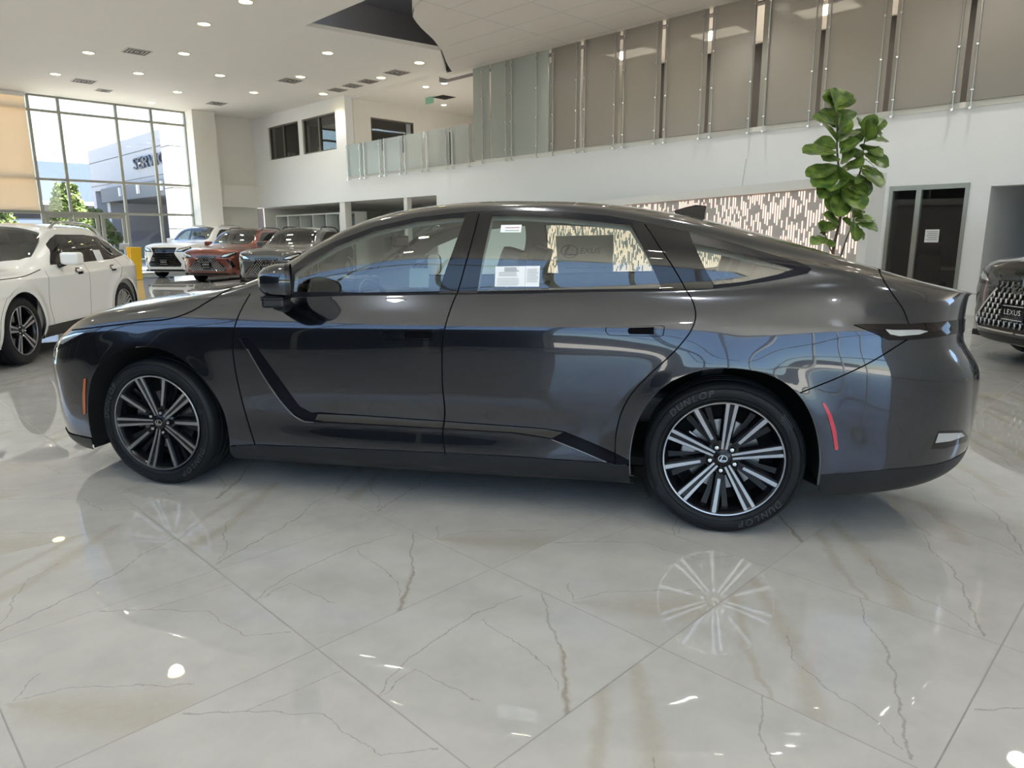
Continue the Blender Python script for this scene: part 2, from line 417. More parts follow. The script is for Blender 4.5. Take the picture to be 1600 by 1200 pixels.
def floor_material():
    """polished porcelain: 0.8 m squares, three marble prints, fine grout"""
    m = bpy.data.materials.new('marble_tile'); m.use_nodes = True; t = m.node_tree; b = t.nodes['Principled BSDF']
    def nd(k, **kw):
        n = t.nodes.new(k)
        for a, v in kw.items(): setattr(n, a, v)
        return n
    def mth(op, a, b_=None, c=None, clamp=False):
        n = nd('ShaderNodeMath', operation=op); n.use_clamp = clamp
        for i, v in enumerate((a, b_, c)):
            if v is None: continue
            if isinstance(v, (int, float)): n.inputs[i].default_value = v
            else: lk(t, v, n.inputs[i])
        return n.outputs[0]
    geo = nd('ShaderNodeNewGeometry'); sx = nd('ShaderNodeSeparateXYZ'); lk(t, geo.outputs['Position'], sx.inputs[0])
    gx = mth('DIVIDE', mth('SUBTRACT', sx.outputs[0], 1.0138), .8); gy = mth('DIVIDE', mth('SUBTRACT', sx.outputs[1], 1.9279), .8)
    ix = mth('FLOOR', gx); iy = mth('FLOOR', gy); fx = mth('FRACT', gx); fy = mth('FRACT', gy)
    # grout
    dx = mth('MINIMUM', fx, mth('SUBTRACT', 1.0, fx)); dy = mth('MINIMUM', fy, mth('SUBTRACT', 1.0, fy))
    dm = mth('MINIMUM', dx, dy)
    grout = mth('SUBTRACT', 1.0, mth('DIVIDE', dm, .0040), clamp=True)
    # wobble
    cx = nd('ShaderNodeCombineXYZ'); lk(t, fx, cx.inputs[0]); lk(t, fy, cx.inputs[1])
    def noise(vec, sc, det=3, rough=.55):
        n = nd('ShaderNodeTexNoise'); n.inputs['Scale'].default_value = sc; n.inputs['Detail'].default_value = det; n.inputs['Roughness'].default_value = rough
        lk(t, vec, n.inputs['Vector']); return n
    wn = noise(cx.outputs[0], 9, 4, .65); ws = nd('ShaderNodeSeparateColor'); lk(t, wn.outputs['Color'], ws.inputs[0])
    wx = mth('MULTIPLY', mth('SUBTRACT', ws.outputs[0], .5), .065); wy = mth('MULTIPLY', mth('SUBTRACT', ws.outputs[1], .5), .065)
    px_, py_ = mth('ADD', fx, wx), mth('ADD', fy, wy)
    fine = noise(cx.outputs[0], 34, 5, .7)
    def seg(x0, y0, x1, y1, w0, w1=None, soft=.5):
        """mask of a tapering streak between two points of the tile"""
        w1 = w0 if w1 is None else w1
        L = math.hypot(x1-x0, y1-y0); ux, uy = (x1-x0)/L, (y1-y0)/L
        ax = mth('SUBTRACT', px_, x0); ay = mth('SUBTRACT', py_, y0)
        al = mth('DIVIDE', mth('ADD', mth('MULTIPLY', ax, ux), mth('MULTIPLY', ay, uy)), L, clamp=True)
        qx = mth('SUBTRACT', ax, mth('MULTIPLY', al, x1-x0)); qy = mth('SUBTRACT', ay, mth('MULTIPLY', al, y1-y0))
        d = mth('SQRT', mth('ADD', mth('MULTIPLY', qx, qx), mth('MULTIPLY', qy, qy)))
        w0, w1 = (w0*.72, w1*.72) if max(w0, w1) < .012 else (w0, w1)
        w = mth('MULTIPLY_ADD', al, w1-w0, w0)
        return mth('SUBTRACT', 1.0+soft, mth('DIVIDE', d, w), clamp=True)
    def union(L):
        o = L[0]
        for q in L[1:]: o = mth('MAXIMUM', o, q)
        return o
    def path(P, w0, w1=None, soft=.6):
        w1 = w0 if w1 is None else w1; n = len(P)-1
        return union([seg(*P[i], *P[i+1], w0+(w1-w0)*i/n, w0+(w1-w0)*(i+1)/n, soft) for i in range(n)])
    PR = FLOOR_PRINTS
    dark = []; tan = []; 
    for k in ('A', 'B', 'C'):
        dk = union([path(P, w0, w1) for P, w0, w1 in PR[k]['dark']])
        tn = union([path(P, w0, w1, .25) for P, w0, w1 in PR[k]['tan']])
        dark.append(dk); tan.append(tn)
    # which print: C for the row j <= -2, otherwise A on even and B on odd columns
    par = mth('ABSOLUTE', mth('MODULO', ix, 2.0)); isB = mth('GREATER_THAN', par, .5)
    isC = mth('GREATER_THAN', mth('FRACT', mth('MULTIPLY', mth('ADD', iy, 200.0), .3333334)), .5)   # every third row: ..., -2, 1, 4
    isC = mth('COMPARE', mth('MODULO', mth('ADD', iy, 300.0+2), 3.0), 0.0, .1)
    def pick(L):
        ab = mth('ADD', mth('MULTIPLY', L[0], mth('SUBTRACT', 1.0, isB)), mth('MULTIPLY', L[1], isB))
        return mth('ADD', mth('MULTIPLY', ab, mth('SUBTRACT', 1.0, isC)), mth('MULTIPLY', L[2], isC))
    D = mth('MULTIPLY', pick(dark), mth('MULTIPLY_ADD', fine.outputs['Fac'], 1.6, -.15, clamp=True))
    T = mth('MULTIPLY', pick(tan), mth('MULTIPLY_ADD', fine.outputs['Fac'], .9, .25, clamp=True))
    base = nd('ShaderNodeValToRGB'); bn = noise(cx.outputs[0], 3.2, 4, .6); lk(t, bn.outputs['Fac'], base.inputs[0])
    base.color_ramp.elements[0].color = (.41, .41, .395, 1); base.color_ramp.elements[1].color = (.47, .47, .455, 1)
    base.color_ramp.elements[0].position = .3; base.color_ramp.elements[1].position = .6
    def mix(fac, a, col, s=1.0):
        n = nd('ShaderNodeMix', data_type='RGBA'); lk(t, mth('MULTIPLY', fac, s), n.inputs['Factor']); lk(t, a, n.inputs['A']); n.inputs['B'].default_value = (*col, 1)
        return n.outputs['Result']
    # faint thin veins everywhere
    vn = noise(cx.outputs[0], 2.6, 5, .6); fv = mth('SUBTRACT', 1.0, mth('MULTIPLY', mth('ABSOLUTE', mth('SUBTRACT', vn.outputs['Fac'], .5)), 90.0), clamp=True)
    c = mix(fv, base.outputs[0], (.44, .42, .39), .18)
    c = mix(T, c, (.36, .335, .265), .72)
    c = mix(D, c, (.20, .185, .16), .70)
    c = mix(grout, c, (.13, .125, .12), .9)
    lk(t, c, b.inputs['Base Color'])
    lk(t, mth('MULTIPLY_ADD', grout, .5, .02), b.inputs['Roughness'])
    b.inputs['IOR'].default_value = 1.85
    return m

M['floor'] = floor_material()
def build_shell():
    b = MB(); b.box(XL, 20.5, YR, YW, -.12, 0); struct(b.build('floor', M['floor']))
    # ceiling with the cut-out that opens into the dark void
    void = [(9.12, YR), (9.06, 15.8), (12.7, 15.3), (14.25, 16.9)]
    top = lambda x, y, h: (x, y, h)
    b = MB(); b.prism([(XL, YR), (9.12, YR), (9.06, 15.8), (12.7, 15.3), (14.25, 16.9), (14.3, YW), (XL, YW)], top, CZ, CZ+.10); struct(b.build('ceiling', M['ceiling']))
    b = MB(); b.box(8.6, 14.6, YR-.2, 17.4, 7.5, 7.6)
    b.box(9.0, 9.06, YR, 15.8, CZ+.1, 7.5); b.box(9.0, 14.6, 17.2, 17.3, CZ+.05, 7.5); b.box(14.3, 14.5, YR, 17.3, SZ, 7.5); b.box(9, 14.4, YR-.1, YR, CZ, 7.5); struct(b.build('trim_1', M['dark_void']))
    P = [(14.0, 16.25), (13.4, 15.75), (12.8, 15.2), (12.1, 14.5), (11.3, 13.85), (10.5, 13.3), (9.9, 12.8), (9.5, 12.2), (9.3, 11.4), (9.2, 10.2), (9.16, 8), (9.16, YR), (14.0, YR)]
    b = MB(); b.prism(P, top, SZ, SZ+.02)
    # rolled-up edge of the soffit
    e = catmull(np.array(P[:12]), .25); n = len(e); rows = []
    T = np.gradient(e, axis=0); T /= np.linalg.norm(T, axis=1, keepdims=True); Nn = np.stack([T[:, 1], -T[:, 0]], 1)
    for q in np.linspace(0, PI/2, 6): rows.append([(x+nx*.25*math.sin(q)*-1*-0, y, SZ+.5*(1-math.cos(q))) for (x, y), (nx, ny) in zip(e, Nn)])
    rows.append([(x, y, 7.5) for x, y in e])
    V = [v for r in rows for v in r]; b.add(V, [(i*n+k, i*n+k+1, (i+1)*n+k+1, (i+1)*n+k) for i in range(len(rows)-1) for k in range(n-1)])
    struct(b.build('trim_2', M['soffit']))
    # fine panel joints of the soffit
    b = MB()
    for k in range(16): b.box(9.2+k*.9, 9.212+k*.9, YR, 11+k*1.0, SZ-.003, SZ) if 9.2+k*.9 < 14 else None
    for k in range(14): b.box(9.2, 14.0, YR+k*1.45, YR+k*1.45+.012, SZ-.003, SZ) if YR+k*1.45 < 12 else None
    struct(b.build('trim_3', M['vent']))
    # right-hand (long) wall
    b = MB(); x0, x1 = XW, XW+.3
    def w(y0, y1, z0, z1): b.box(x0, x1, y0, y1, z0, z1)
    w(22.05, YW+.3, 2.62, 4.45); w(15.4, 22.05, 2.62, 3.43); w(22.05, 22.71, 4.45, CZ); w(25.04, 25.34, 4.45, CZ); w(27.75, YW+.3, 4.45, CZ); w(22.71, 25.04, 5.70, CZ); w(25.34, 27.75, 5.70, CZ)
    w(4.36, 15.4, 0, 3.43); w(15.4, 17.2, 0, 2.62)
    w(3.12, 4.36, 2.19, 3.43); w(2.82, 3.12, 0, 3.43); w(.4, 2.82, 2.13, 3.43); w(YR, .4, 0, 3.43)
    struct(b.build('wall_right', M['wall_cool']))
    b = MB(); b.box(XW, XW+.02, YR, 15.4, 3.43, 3.50); b.box(XW-.02, XW, YR, 22.05, 3.40, 3.46); struct(b.build('trim_4', M['trim_white']))
    # opening and corridor behind it
    b = MB(); b.box(XW+.3, 19, .2, .4, 0, 2.6); b.box(XW+.3, 19, 2.82, 2.95, 0, 2.6); b.box(18.9, 19, .4, 2.82, 0, 2.6); b.box(XW+.3, 19, .2, 2.95, 2.5, 2.6); struct(b.build('wall_corridor', M['wall_cool']))
    # office behind the glazed front
    b = MB(); b.box(XW+.3, 17.6, 4.3, 4.5, 0, 2.5); b.box(17.5, 17.6, 2.95, 4.4, 0, 2.5); b.box(XW+.3, 17.6, 2.95, 4.5, 2.4, 2.5); struct(b.build('wall_office', M['dark_void']))
    # upper floor: slab, parapet room, back wall, ceiling
    b = MB(); b.box(XW+.3, 20.5, YR, YW, 3.05, 3.43); struct(b.build('floor_upper', M['soffit']))
    b = MB(); b.box(XW, 20.5, YR, 16.9, SZ+.02, SZ+.1); b.box(XW+.25, 20.5, 16.9, YW, CZ-.1, CZ); struct(b.build('ceiling_upper', M['ceiling']))
    b = MB(); b.box(20.4, 20.5, YR, YW, 3.43, CZ); struct(b.build('wall_upper_back', M['wall']))
    b = MB(); b.box(XW+1.0, XW+1.08, 12.45, 15.6, 3.43, SZ); struct(b.build('wall_upper_screen', M['frosted_clear']))
    b = MB(); b.box(XW+.3, 14.9+2.6, 22.0, 22.2, 3.43, 4.45); b.box(XW+.3, 15.0, 22.0, 22.2, 4.45, CZ); b.box(16.9, 18.1, 22.0, 22.2, 4.45, CZ); b.box(15.0, 16.9, 22.0, 22.2, 5.55, CZ); b.box(18.9, 20.5, 22, 22.2, 3.43, CZ); b.box(18.1, 18.9, 22, 22.2, 5.4, CZ); struct(b.build('wall_upper_side', M['wall']))
    b = MB(); b.box(XW+.3, 18, 28.5, 28.6, 3.43, CZ); b.box(16.6, 16.7, 22.2, 28.5, 3.43, CZ); struct(b.build('wall_upper_office', M['dark_void']))
    # lower recess behind the shelving
    b = MB(); b.box(20.4, 20.5, 17.2, YW, 0, 3.05); b.box(XW+.3, 20.5, 17.1, 17.2, 0, 2.75); b.box(XW+.3, 20.5, YW, YW+.1, 0, 3.05); struct(b.build('wall_recess', M['wall']))
    b = MB(); b.box(XW+.3, 20.5, 17.2, YW, 2.62, 2.72); struct(b.build('ceiling_recess', M['ceiling']))
    b = MB(); b.box(XW+.02, XW+.28, 22.4, 22.75, 0, 2.62); b.box(XW+.02, XW+.2, 18.72, 18.9, 0, 2.62); struct(b.build('trim_5', M['trim_white']))
    # window-wall end: pier and short return
    b = MB(); b.box(11.32, XW, YW, YW+.3, 0, CZ); b.box(11.32, 12.2, YW-.75, YW, 0, CZ); b.box(12.3, XW, YW-.32, YW, 2.62, 3.5); struct(b.build('wall_far', M['wall']))
    # lights added in the upper corridor to brighten the soffit and frosted screens
    for k in range(4):
        t = thing('corridor_fill_light', 'rectangular fill light added in the upper corridor ceiling behind the frosted screens', 'ceiling light', (15.6, 11.2-2.4*k, SZ+.01), group='fill lights added in the upper corridor')
        MB().box(-.35, .35, -.6, .6, -.05, 0).build('lamp_body', M['trim_white'], t); MB().box(-.32, .32, -.57, .57, -.056, -.051).build('diffuser', M['light_white'], t)
    # glazed far wall
    glazed('window_1', 'y', YW, 6.17, 11.32, [6.17, 7.06, 8.87, 10.08, 11.32], [2.28, 3.40, 5.66, CZ-.02], 0.0, extra=[(8.87, 11.32)])
    glazed('window_2', 'y', YW, XL, 6.12, [XL+.1, -5, -2.8, -.5, 1.7, 3.9], [.0, 2.28, 3.40, 5.66, CZ-.02], 0.0)
    glazed('window_3', 'x', XL, -1.2, YW, [-1.2+2.1*k for k in range(15)], [3.66, 4.9, CZ-.02], 0.0)
    glazed('window_9', 'x', XL, YR, -1.2, [YR+1.9*k for k in range(4)], [.0, 2.75, 4.2, CZ-.02], 0.0)
    b = MB(); b.box(XL-.12, XL+.05, -1.2, YW, 0, 3.62); struct(b.build('wall_left', mat('dark_slate_panel', (.030, .032, .040), .5, noise=.15, nscale=2)))
    b = MB(); b.box(1.4, XW, YR-.3, YR, 0, CZ); struct(b.build('wall_rear', M['wall_cool']))
    glazed('window_4', 'y', YR, XL, 1.4, [XL+2.1*k for k in range(5)], [.0, 2.3, 4.2, CZ-.02], 0.0)

def glazed(name, ax, pos, a0, a1, vs, hs, sill, extra=()):
    fr = MB(); gl = MB(); d = .07
    def bx(b, u0, u1, z0, z1, dd):
        if ax == 'y': b.box(u0, u1, pos-dd, pos+dd, z0, z1)
        else: b.box(pos-dd, pos+dd, u0, u1, z0, z1)
    z_lo = hs[0] if not extra else 0
    for v in vs:
        lo = 0
        bx(fr, v-.045, v+.045, lo if not (extra and v == vs[1]) else hs[0], hs[-1], d)
    for h in hs: bx(fr, a0, a1, h-.04, h+.04, d*.9)
    for e0, e1 in extra: bx(fr, e0, e1, 0, .09, d*.9)
    r = fr.build(name, M['alu_light']); struct(r)
    lim = [(a0, a1, hs[0], hs[-1])]+[(e0, e1, 0, hs[0]) for e0, e1 in extra]
    for k, (u0, u1, z0, z1) in enumerate(lim):
        gg = MB()
        if ax == 'y': gg.quad((u0, pos, z0), (u1, pos, z0), (u1, pos, z1), (u0, pos, z1))
        else: gg.quad((pos, u0, z0), (pos, u1, z0), (pos, u1, z1), (pos, u0, z1))
        gg.build('pane', M['window_glass'], r)
build_shell()
# ---------------------------------------------------------------- helpers from pixels to places (measured once from the photo)
def pray(x, y): return CF+(x-800)/FPX*CR-(y-600)/FPX*CU
def onX(x, y, X): d = pray(x, y); return CPOS+d*X/d[0]
def onY(x, y, Y): d = pray(x, y); return CPOS+d*Y/d[1]
def onZ(x, y, Z): d = pray(x, y); return CPOS+d*(Z-CAM_H)/d[2]

def downlight(x, y, z, r, label, group, m='light', glow=0.0):
    t = thing('recessed_downlight', label, 'ceiling light', (x, y, z), group=group)
    b = MB(); b.lathe([(r*.86, .0), (r*.90, -.012), (r*1.12, -.012), (r*1.15, .0)], 28, 'z'); b.build('trim_ring', M['trim_white'], t, smooth=True)
    b = MB(); b.lathe([(0, -.004), (r*.88, -.004)], 28, 'z'); b.build('diffuser', M[m], t)
    if glow:   # the lamp's own light
        l = bpy.data.lights.new('downlight_beam', 'SPOT'); l.energy = glow; l.spot_size = math.radians(130); l.spot_blend = .8; l.shadow_soft_size = .12; l.color = (1, .96, .90)
        o = bpy.data.objects.new('downlight_beam', l); COL.objects.link(o); o.parent = t; o.location = (0, 0, -.03)
    return t
def vent(x, y, z, s, label, group, ang=0.0, m='vent'):
    t = thing('ceiling_vent', label, 'air vent', (x, y, z), ang, group)
    b = MB(); b.box(-s, s, -s, s, -.012, 0); b.build('vent_frame', M[m], t)
    for k in range(3):
        q = s*(.86-.27*k); b = MB()
        for (a0, a1, c0, c1) in ((-q, q, -q, -q+s*.10), (-q, q, q-s*.10, q), (-q, -q+s*.10, -q, q), (q-s*.10, q, -q, q)): b.box(a0, a1, c0, c1, -.016-.001*k, -.0125)
        b.build('vent_slot', M['vent_dark'], t)
    return t

def build_fittings():
    # ------------------------------------------------ ceiling
    g = 'warm downlights in the white ceiling'
    for (x, y) in [(7.33, 15.1), (7.33, 17.25), (8.0, 20.25), (6.17, 21.9), (6.17, 25.3), (7.9, 23.5), (9.74, 22.1), (9.74, 25.5), (9.74, 28.0), (10.7, 17.55), (11.57, 20.6), (13.1, 16.7), (13.4, 19.0), (13.4, 22.4), (11.6, 23.8),
                   (3.6, 12), (3.6, 16), (0, 12), (0, 16), (-3.6, 12), (-3.6, 16), (3.6, 20), (0, 20), (-3.6, 20), (6.6, 11), (6.6, 7), (6.6, 3), (3.4, 8), (3.4, 4), (3.4, 0), (0, 8), (0, 4), (0, 0), (-3.6, 8), (-3.6, 3), (-3.6, -2), (0, -4), (6.6, -2)]:
        downlight(x, y, CZ-.001, .15, 'round recessed downlight glowing warm yellow in the white ceiling', g, glow=42)
    for (x, y) in [(11, 9), (11, 5), (11, 1), (13, 7), (13, 3)]:
        downlight(x, y, SZ-.004, .11, 'round recessed downlight in the lower grey soffit', 'downlights in the grey soffit', 'light_white', glow=42)
    names = ['square air vent in the white ceiling above the grey hood, nearest of them', 'flat air vent in the ceiling close to the tall left window', 'small air vent over the right part of the tall left window', 'air vent in the ceiling above the upper office windows, farthest left of that run',
             'air vent beside the glimmering patch, left of the three in a row', 'first of three air vents in a row above the balcony, leftmost', 'second of three air vents in a row above the balcony, middle', 'third of three air vents in a row above the balcony, rightmost', 'large square air vent near the point of the dark ceiling recess']
    for n_, (x, y), s in zip(names, [(7.04, 20.9), (7.04, 25.8), (7.9, 26.9), (11.5, 26.6), (11.6, 21.3), (13.4, 21.5), (13.4, 20.6), (13.4, 19.7), (13.35, 18.1)], [.30, .3, .22, .3, .3, .26, .26, .26, .3]):
        vent(x, y, CZ-.001, s, n_, None)
    z2 = CZ-.102
    for (x, y), n_ in zip([(15.3, 17.0), (16.4, 19.6)], ['dark square vent in the balcony ceiling beside the pale glass', 'dark square vent in the middle of the balcony ceiling']):
        vent(x, y, z2, .28, n_, None, m='vent_dark')
    for (x, y) in [(15.0, 17.9), (14.9, 18.7), (17.3, 20.7), (15.2, 16.7)]:
        downlight(x, y, z2, .10, 'small downlight in the balcony ceiling', 'downlights over the balcony', 'light_white', glow=25)
    t = thing('exit_sign', 'small green lit sign in the balcony ceiling', 'sign', (16.0, 19.9, z2)); b = MB(); b.box(-.02, .02, -.20, .20, -.22, -.02); b.build('sign_box', mat('sign_green', (.25, .55, .42), .4), t); b = MB(); b.box(-.01, .01, -.01, .01, -.02, 0); b.build('bracket', M['steel'], t)
    t = thing('linear_pendant', 'pale rectangular lamp box hanging under the balcony ceiling', 'lamp', (15.6, 16.2, z2)); b = MB(); b.box(-.12, 1.8, -.10, .10, -.30, -.12); b.build('lamp_body', M['trim_white'], t); b = MB(); b.box(.2, .22, -.01, .01, -.12, 0); b.box(1.4, 1.42, -.01, .01, -.12, 0); b.build('hanger', M['steel'], t)
    # ------------------------------------------------ frosted screens on the upper floor
    ys = [12.50, 11.48, 10.33, 9.20, 8.08, 6.94, 5.75, 4.55, 3.36, 2.2, 1.05, -.1, -1.2]
    words = ['first', 'second', 'third', 'fourth', 'fifth', 'sixth', 'seventh', 'eighth', 'ninth', 'tenth', 'eleventh', 'twelfth']
    def rod(b, y, z0, z1, step=1.0, x=XW-.10, z_first=None):
        b.tube([(x, y, z0), (x, y, z1)], .011, 6)
    def screen(y0, y1, z0, z1, m, label, group, rods, nz=3, name='frosted_glass_screen'):
        t = thing(name, label, 'glass screen', (XW, (y0+y1)/2, z0), group=group)
        b0 = z0
        b = MB(); b.box(-.075, -.06, -(y0-y1)/2, (y0-y1)/2, .035, z1-z0); b.build('glass_panel', m, t)
        for ry in rods:
            b = MB(); l = ry-(y0+y1)/2; b.tube([(-.115, l, -.10), (-.115, l, z1-z0+.0)], .015, 6)
            rr = b.build('rod', M['steel'], t, smooth=True)
            b = MB(); b.lathe([(0, -.025), (.022, -.025), (.022, .025), (0, .025)], 10, 'x', c=(-.13, l, -.08)); b.tube([(-.13, l, -.08), (-.022, l, -.08)], .012, 6)
            b.build('rod_foot', M['chrome'], rr, smooth=False)
            for k in range(nz):
                z = .20+k*(z1-z0-.35)/max(1, nz-1)
                b = MB(); b.lathe([(0, -.018), (.022, -.016), (.022, .014), (0, .014)], 10, 'x', c=(-.125, l, z)); b.build('clamp', M['chrome'], rr)
        return t
    for k in range(12):
        y0, y1 = ys[k], ys[k+1]
        m = M['frosted'];
        screen(y0-(.14 if k == 5 else .045), y1+(.14 if k == 4 else .045), 3.46, SZ, m, '%s tall smoky frosted glass screen from the left on the upper floor' % words[k], None, [y0-(.16 if k == 5 else .13), y1+(.16 if k == 4 else .13)], 4)
    for k, (y0, y1, rods) in enumerate([(15.38, 14.72, [14.98]), (14.66, 13.92, [14.06]), (13.88, 12.56, [13.84, 12.93])]):
        screen(y0, y1, 3.46, SZ, M['frosted_clear'], '%s pale greenish frosted screen beside the balcony' % ['narrow leftmost', 'middle', 'wide rightmost'][k], None, rods, 4)
    yb = [22.02, 20.98, 19.82, 18.70, 17.56, 16.42, 15.42]; side = ['leftmost', 'second', 'third', 'fourth', 'fifth', 'rightmost']
    for k in range(6):
        screen(yb[k]-.02, yb[k+1]+.04, 3.42, 4.50, M['frosted_clear'], '%s low frosted glass balustrade panel on the balcony edge' % side[k], None, [yb[k]-.14, yb[k+1]+.14], 2, 'balustrade_panel')
        b = MB()
    # posts behind the slits and creamy column
    o = MB(); o.box(XW+.12, XW+.38, 6.74, 7.02, 3.44, SZ); struct(o.build('trim_6', M['alu_light']))
    o = MB(); o.box(XW+3.2, XW+3.3, YR, 12.4, 3.43, SZ); struct(o.build('wall_upper_dark', mat('brown_partition', (.035, .032, .03), .7, noise=.1, nscale=1.2)))
    # upper office windows in the white wall
    for k, (y0, y1) in enumerate([(25.36, 27.73), (22.73, 25.02)]):
        b = MB(); c = (y0+y1)/2+.05
        for (a0, a1, z0, z1) in ((y0, y1, 4.45, 4.50), (y0, y1, 5.65, 5.70), (y0, y0+.05, 4.45, 5.7), (y1-.05, y1, 4.45, 5.7), (c-.04, c+.04, 4.45, 5.7)): b.box(XW+(.05 if a1-a0 < .2 else .055), XW+.14, a0, a1, z0, z1)
        o = struct(b.build('window_%d' % (5+k), mat('bronze_frame', (.13, .12, .11), .5)))
        b = MB(); b.quad((XW+.1, y0, 4.45), (XW+.1, y1, 4.45), (XW+.1, y1, 5.7), (XW+.1, y0, 5.7)); b.build('pane', M['dark_glass'], o)
        for j in range(2):
            t = tag(MB().box(XW+.4, XW+.7, y0+.35+j*1.2, y0+.75+j*1.2, 4.33, 4.62+.1*j).build('monitor', M['paper']), ['white box behind the left pane of the %s upper office window', 'white screen behind the right pane of the %s upper office window'][j] % ['left', 'right'][k], 'box')
            MB().box(XW+.5, XW+.6, y0+.45+j*1.2, y0+.65+j*1.2, 3.43, 4.33).build('stand', M['shelf'], t)
    b = MB(); b.box(15.0, 16.9, 22.02, 22.1, 4.45, 4.5); b.box(15.0, 16.9, 22.02, 22.1, 5.5, 5.55); b.box(15, 15.05, 22.02, 22.1, 4.45, 5.55); b.box(16.85, 16.9, 22.02, 22.1, 4.45, 5.55)
    o = struct(b.build('window_7', mat('bronze_frame_balcony', (.13, .12, .11), .5))); b = MB(); b.quad((15, 22.06, 4.45), (16.9, 22.06, 4.45), (16.9, 22.06, 5.55), (15, 22.06, 5.55)); b.build('pane', M['dark_glass'], o)
    b = MB(); b.box(18.1, 18.9, 22.0, 22.05, 3.43, 5.4); o = struct(b.build('door_4', M['dark'])); 
    # ------------------------------------------------ white shelving in the recess
    t = thing('shelving_unit', 'long white open cubby shelving with six bays under the upper offices', 'shelving', (14.45, 25.2, 0))
    H = 2.30; y0, y1 = 3.25, -2.75
    b = MB(); b.box(0, .5, y1, y0, H-.05, H); b.build('top_board', M['shelf'], t)
    b = MB(); b.box(0, .5, y1, y0, 0, .08); b.build('plinth', M['shelf'], t)
    for k in range(7):
        y = y0-(y0-y1)*k/6; wd = .10 if k in (1, 5) else .035
        b = MB(); b.box(-.01, .5, y-wd/2, y+wd/2, 0, H); b.build('upright', M['shelf'], t)
    gs = M['frosted_clear']
    for k in range(6):
        ya = y0-(y0-y1)*k/6-.05; yb_ = y0-(y0-y1)*(k+1)/6+.05
        b = MB(); b.box(.46, .48, yb_+(.0 if k not in (2, 3, 5) else .38), ya, .1, H-.06); b.build('back_panel', gs, t)
        for z in (.55, 1.05, 1.60): b = MB(); b.box(.02, .46, yb_, ya, z, z+.02); b.build('shelf_board', gs, t)
    # ------------------------------------------------ blinds on the far glass wall
    for k, (x0, x1) in enumerate([(-7, -5), (-5, -2.8), (-2.8, -.5), (-.5, 1.7), (1.7, 3.9), (3.9, 6.1)]):
        t = thing('roller_blind', ['tan roller blind lowered over the far glass wall, %s from the left' % s for s in ('first', 'second', 'third', 'fourth', 'fifth', 'last')][k] if k < 5 else 'tan translucent roller blind lowered beside the tall left window', 'blind', ((x0+x1)/2, YW-.12, 2.33))
        w = (x1-x0)/2-.02
        b = MB(); b.box(-w, w, -.006, .0, 0, CZ-2.45); b.build('cloth', M['tan_blind'], t)
        b = MB(); b.box(-w, w, -.02, .012, -.03, .01); b.build('bottom_bar', M['alu_light'], t)
        b = MB(); b.box(-w, w, -.06, .05, CZ-2.46, CZ-2.34); b.build('cassette', M['trim_white'], t)
    # double entrance doors
    for k, (x0, x1) in enumerate([(6.24, 7.06), (7.10, 7.92), (7.98, 8.80)]):
        b = MB(); y = YW
        for (a0, a1, z0, z1) in ((x0+.12, x1-.12, 2.10, 2.24), (x0+.12, x1-.12, .02, .28), (x0, x0+.12, .02, 2.24), (x1-.12, x1, .02, 2.24)): b.box(a0, a1, y-.03, y+.03, z0, z1)
        o = struct(b.build('door_%d' % (k+1), M['alu_light'])); b = MB(); b.quad((x0+.1, y, .2), (x1-.1, y, .2), (x1-.1, y, 2.1), (x0+.1, y, 2.1)); b.build('pane', M['window_glass'], o)
        b = MB(); xh = x1-.16 if k != 1 else x0+.16; b.tube([(xh, y-.07, .9), (xh, y-.07, 1.3)], .014, 8); b.tube([(xh, y-.07, .95), (xh, y, .95)], .01, 6); b.tube([(xh, y-.07, 1.25), (xh, y, 1.25)], .01, 6); b.build('door_handle', M['steel'], o)
    # ------------------------------------------------ feature wall with glowing strokes
    a = np.array([9.83, 3.21]); c = np.array([13.95, 12.7]); L = np.linalg.norm(c-a); d = (c-a)/L; n = np.array([-d[1], d[0]])
    t = thing('feature_wall', 'grey screen wall of vertical glowing strokes in a white frame behind the sedan', 'screen wall')
    t.matrix_world = Matrix(((d[0], -n[0], 0, a[0]), (d[1], -n[1], 0, a[1]), (0, 0, 1, 0), (0, 0, 0, 1)))
    # local: x along the wall, -y ... the show face looks towards local -y
    H = 2.12
    b = MB(); b.box(0.14, L-.1, .03, .10, 0, H-.13); b.build('panel', mat('grey_slatted_panel', (.52, .49, .47), .6, noise=.08, nscale=3), t)
    b = MB(); b.box(0, .14, -.10, .14, 0, H); b.build('frame_post', M['trim_white'], t)
    b = MB(); b.box(.14, L, -.10, .14, H-.13, H); b.build('frame_top', M['trim_white'], t)
    lm = mat('stroke_light', (.9, .62, .50), .5, emit=(1.0, .72, .58), es=.42); rs = random.Random(3); b = MB()
    x = .17
    while x < L-.15:
        z = rs.uniform(.02, .2)
        while z < H-.18:
            h = rs.uniform(.10, .30); z1 = min(z+h, H-.15); f = z/H
            b.box(x, x+.011, .018, .031, z, z1)
            z = z1+rs.uniform(.03, .06)+(rs.uniform(0, .22) if rs.random() < .35+.5*f else 0)+.25*f*f*rs.random()
        x += .052
    o = b.build('light_strokes', lm, t); o['kind'] = 'stuff'
    # ------------------------------------------------ glazed office front in the right wall
    b = MB(); X = XW-.02
    for (a0, a1, z0, z1) in ((3.12, 4.36, 2.12, 2.20), (3.12, 3.18, 0, 2.2), (4.30, 4.36, 0, 2.2), (3.84, 3.92, 0, 2.2), (3.12, 4.36, 0, .06)): b.box(X-(.004 if a1-a0 < .2 else 0), X+.12, a0, a1, z0, z1)
    o = struct(b.build('window_8', M['alu'])); b = MB(); b.quad((X+.06, 3.12, 0), (X+.06, 4.36, 0), (X+.06, 4.36, 2.2), (X+.06, 3.12, 2.2)); b.build('pane', M['dark_glass'], o)
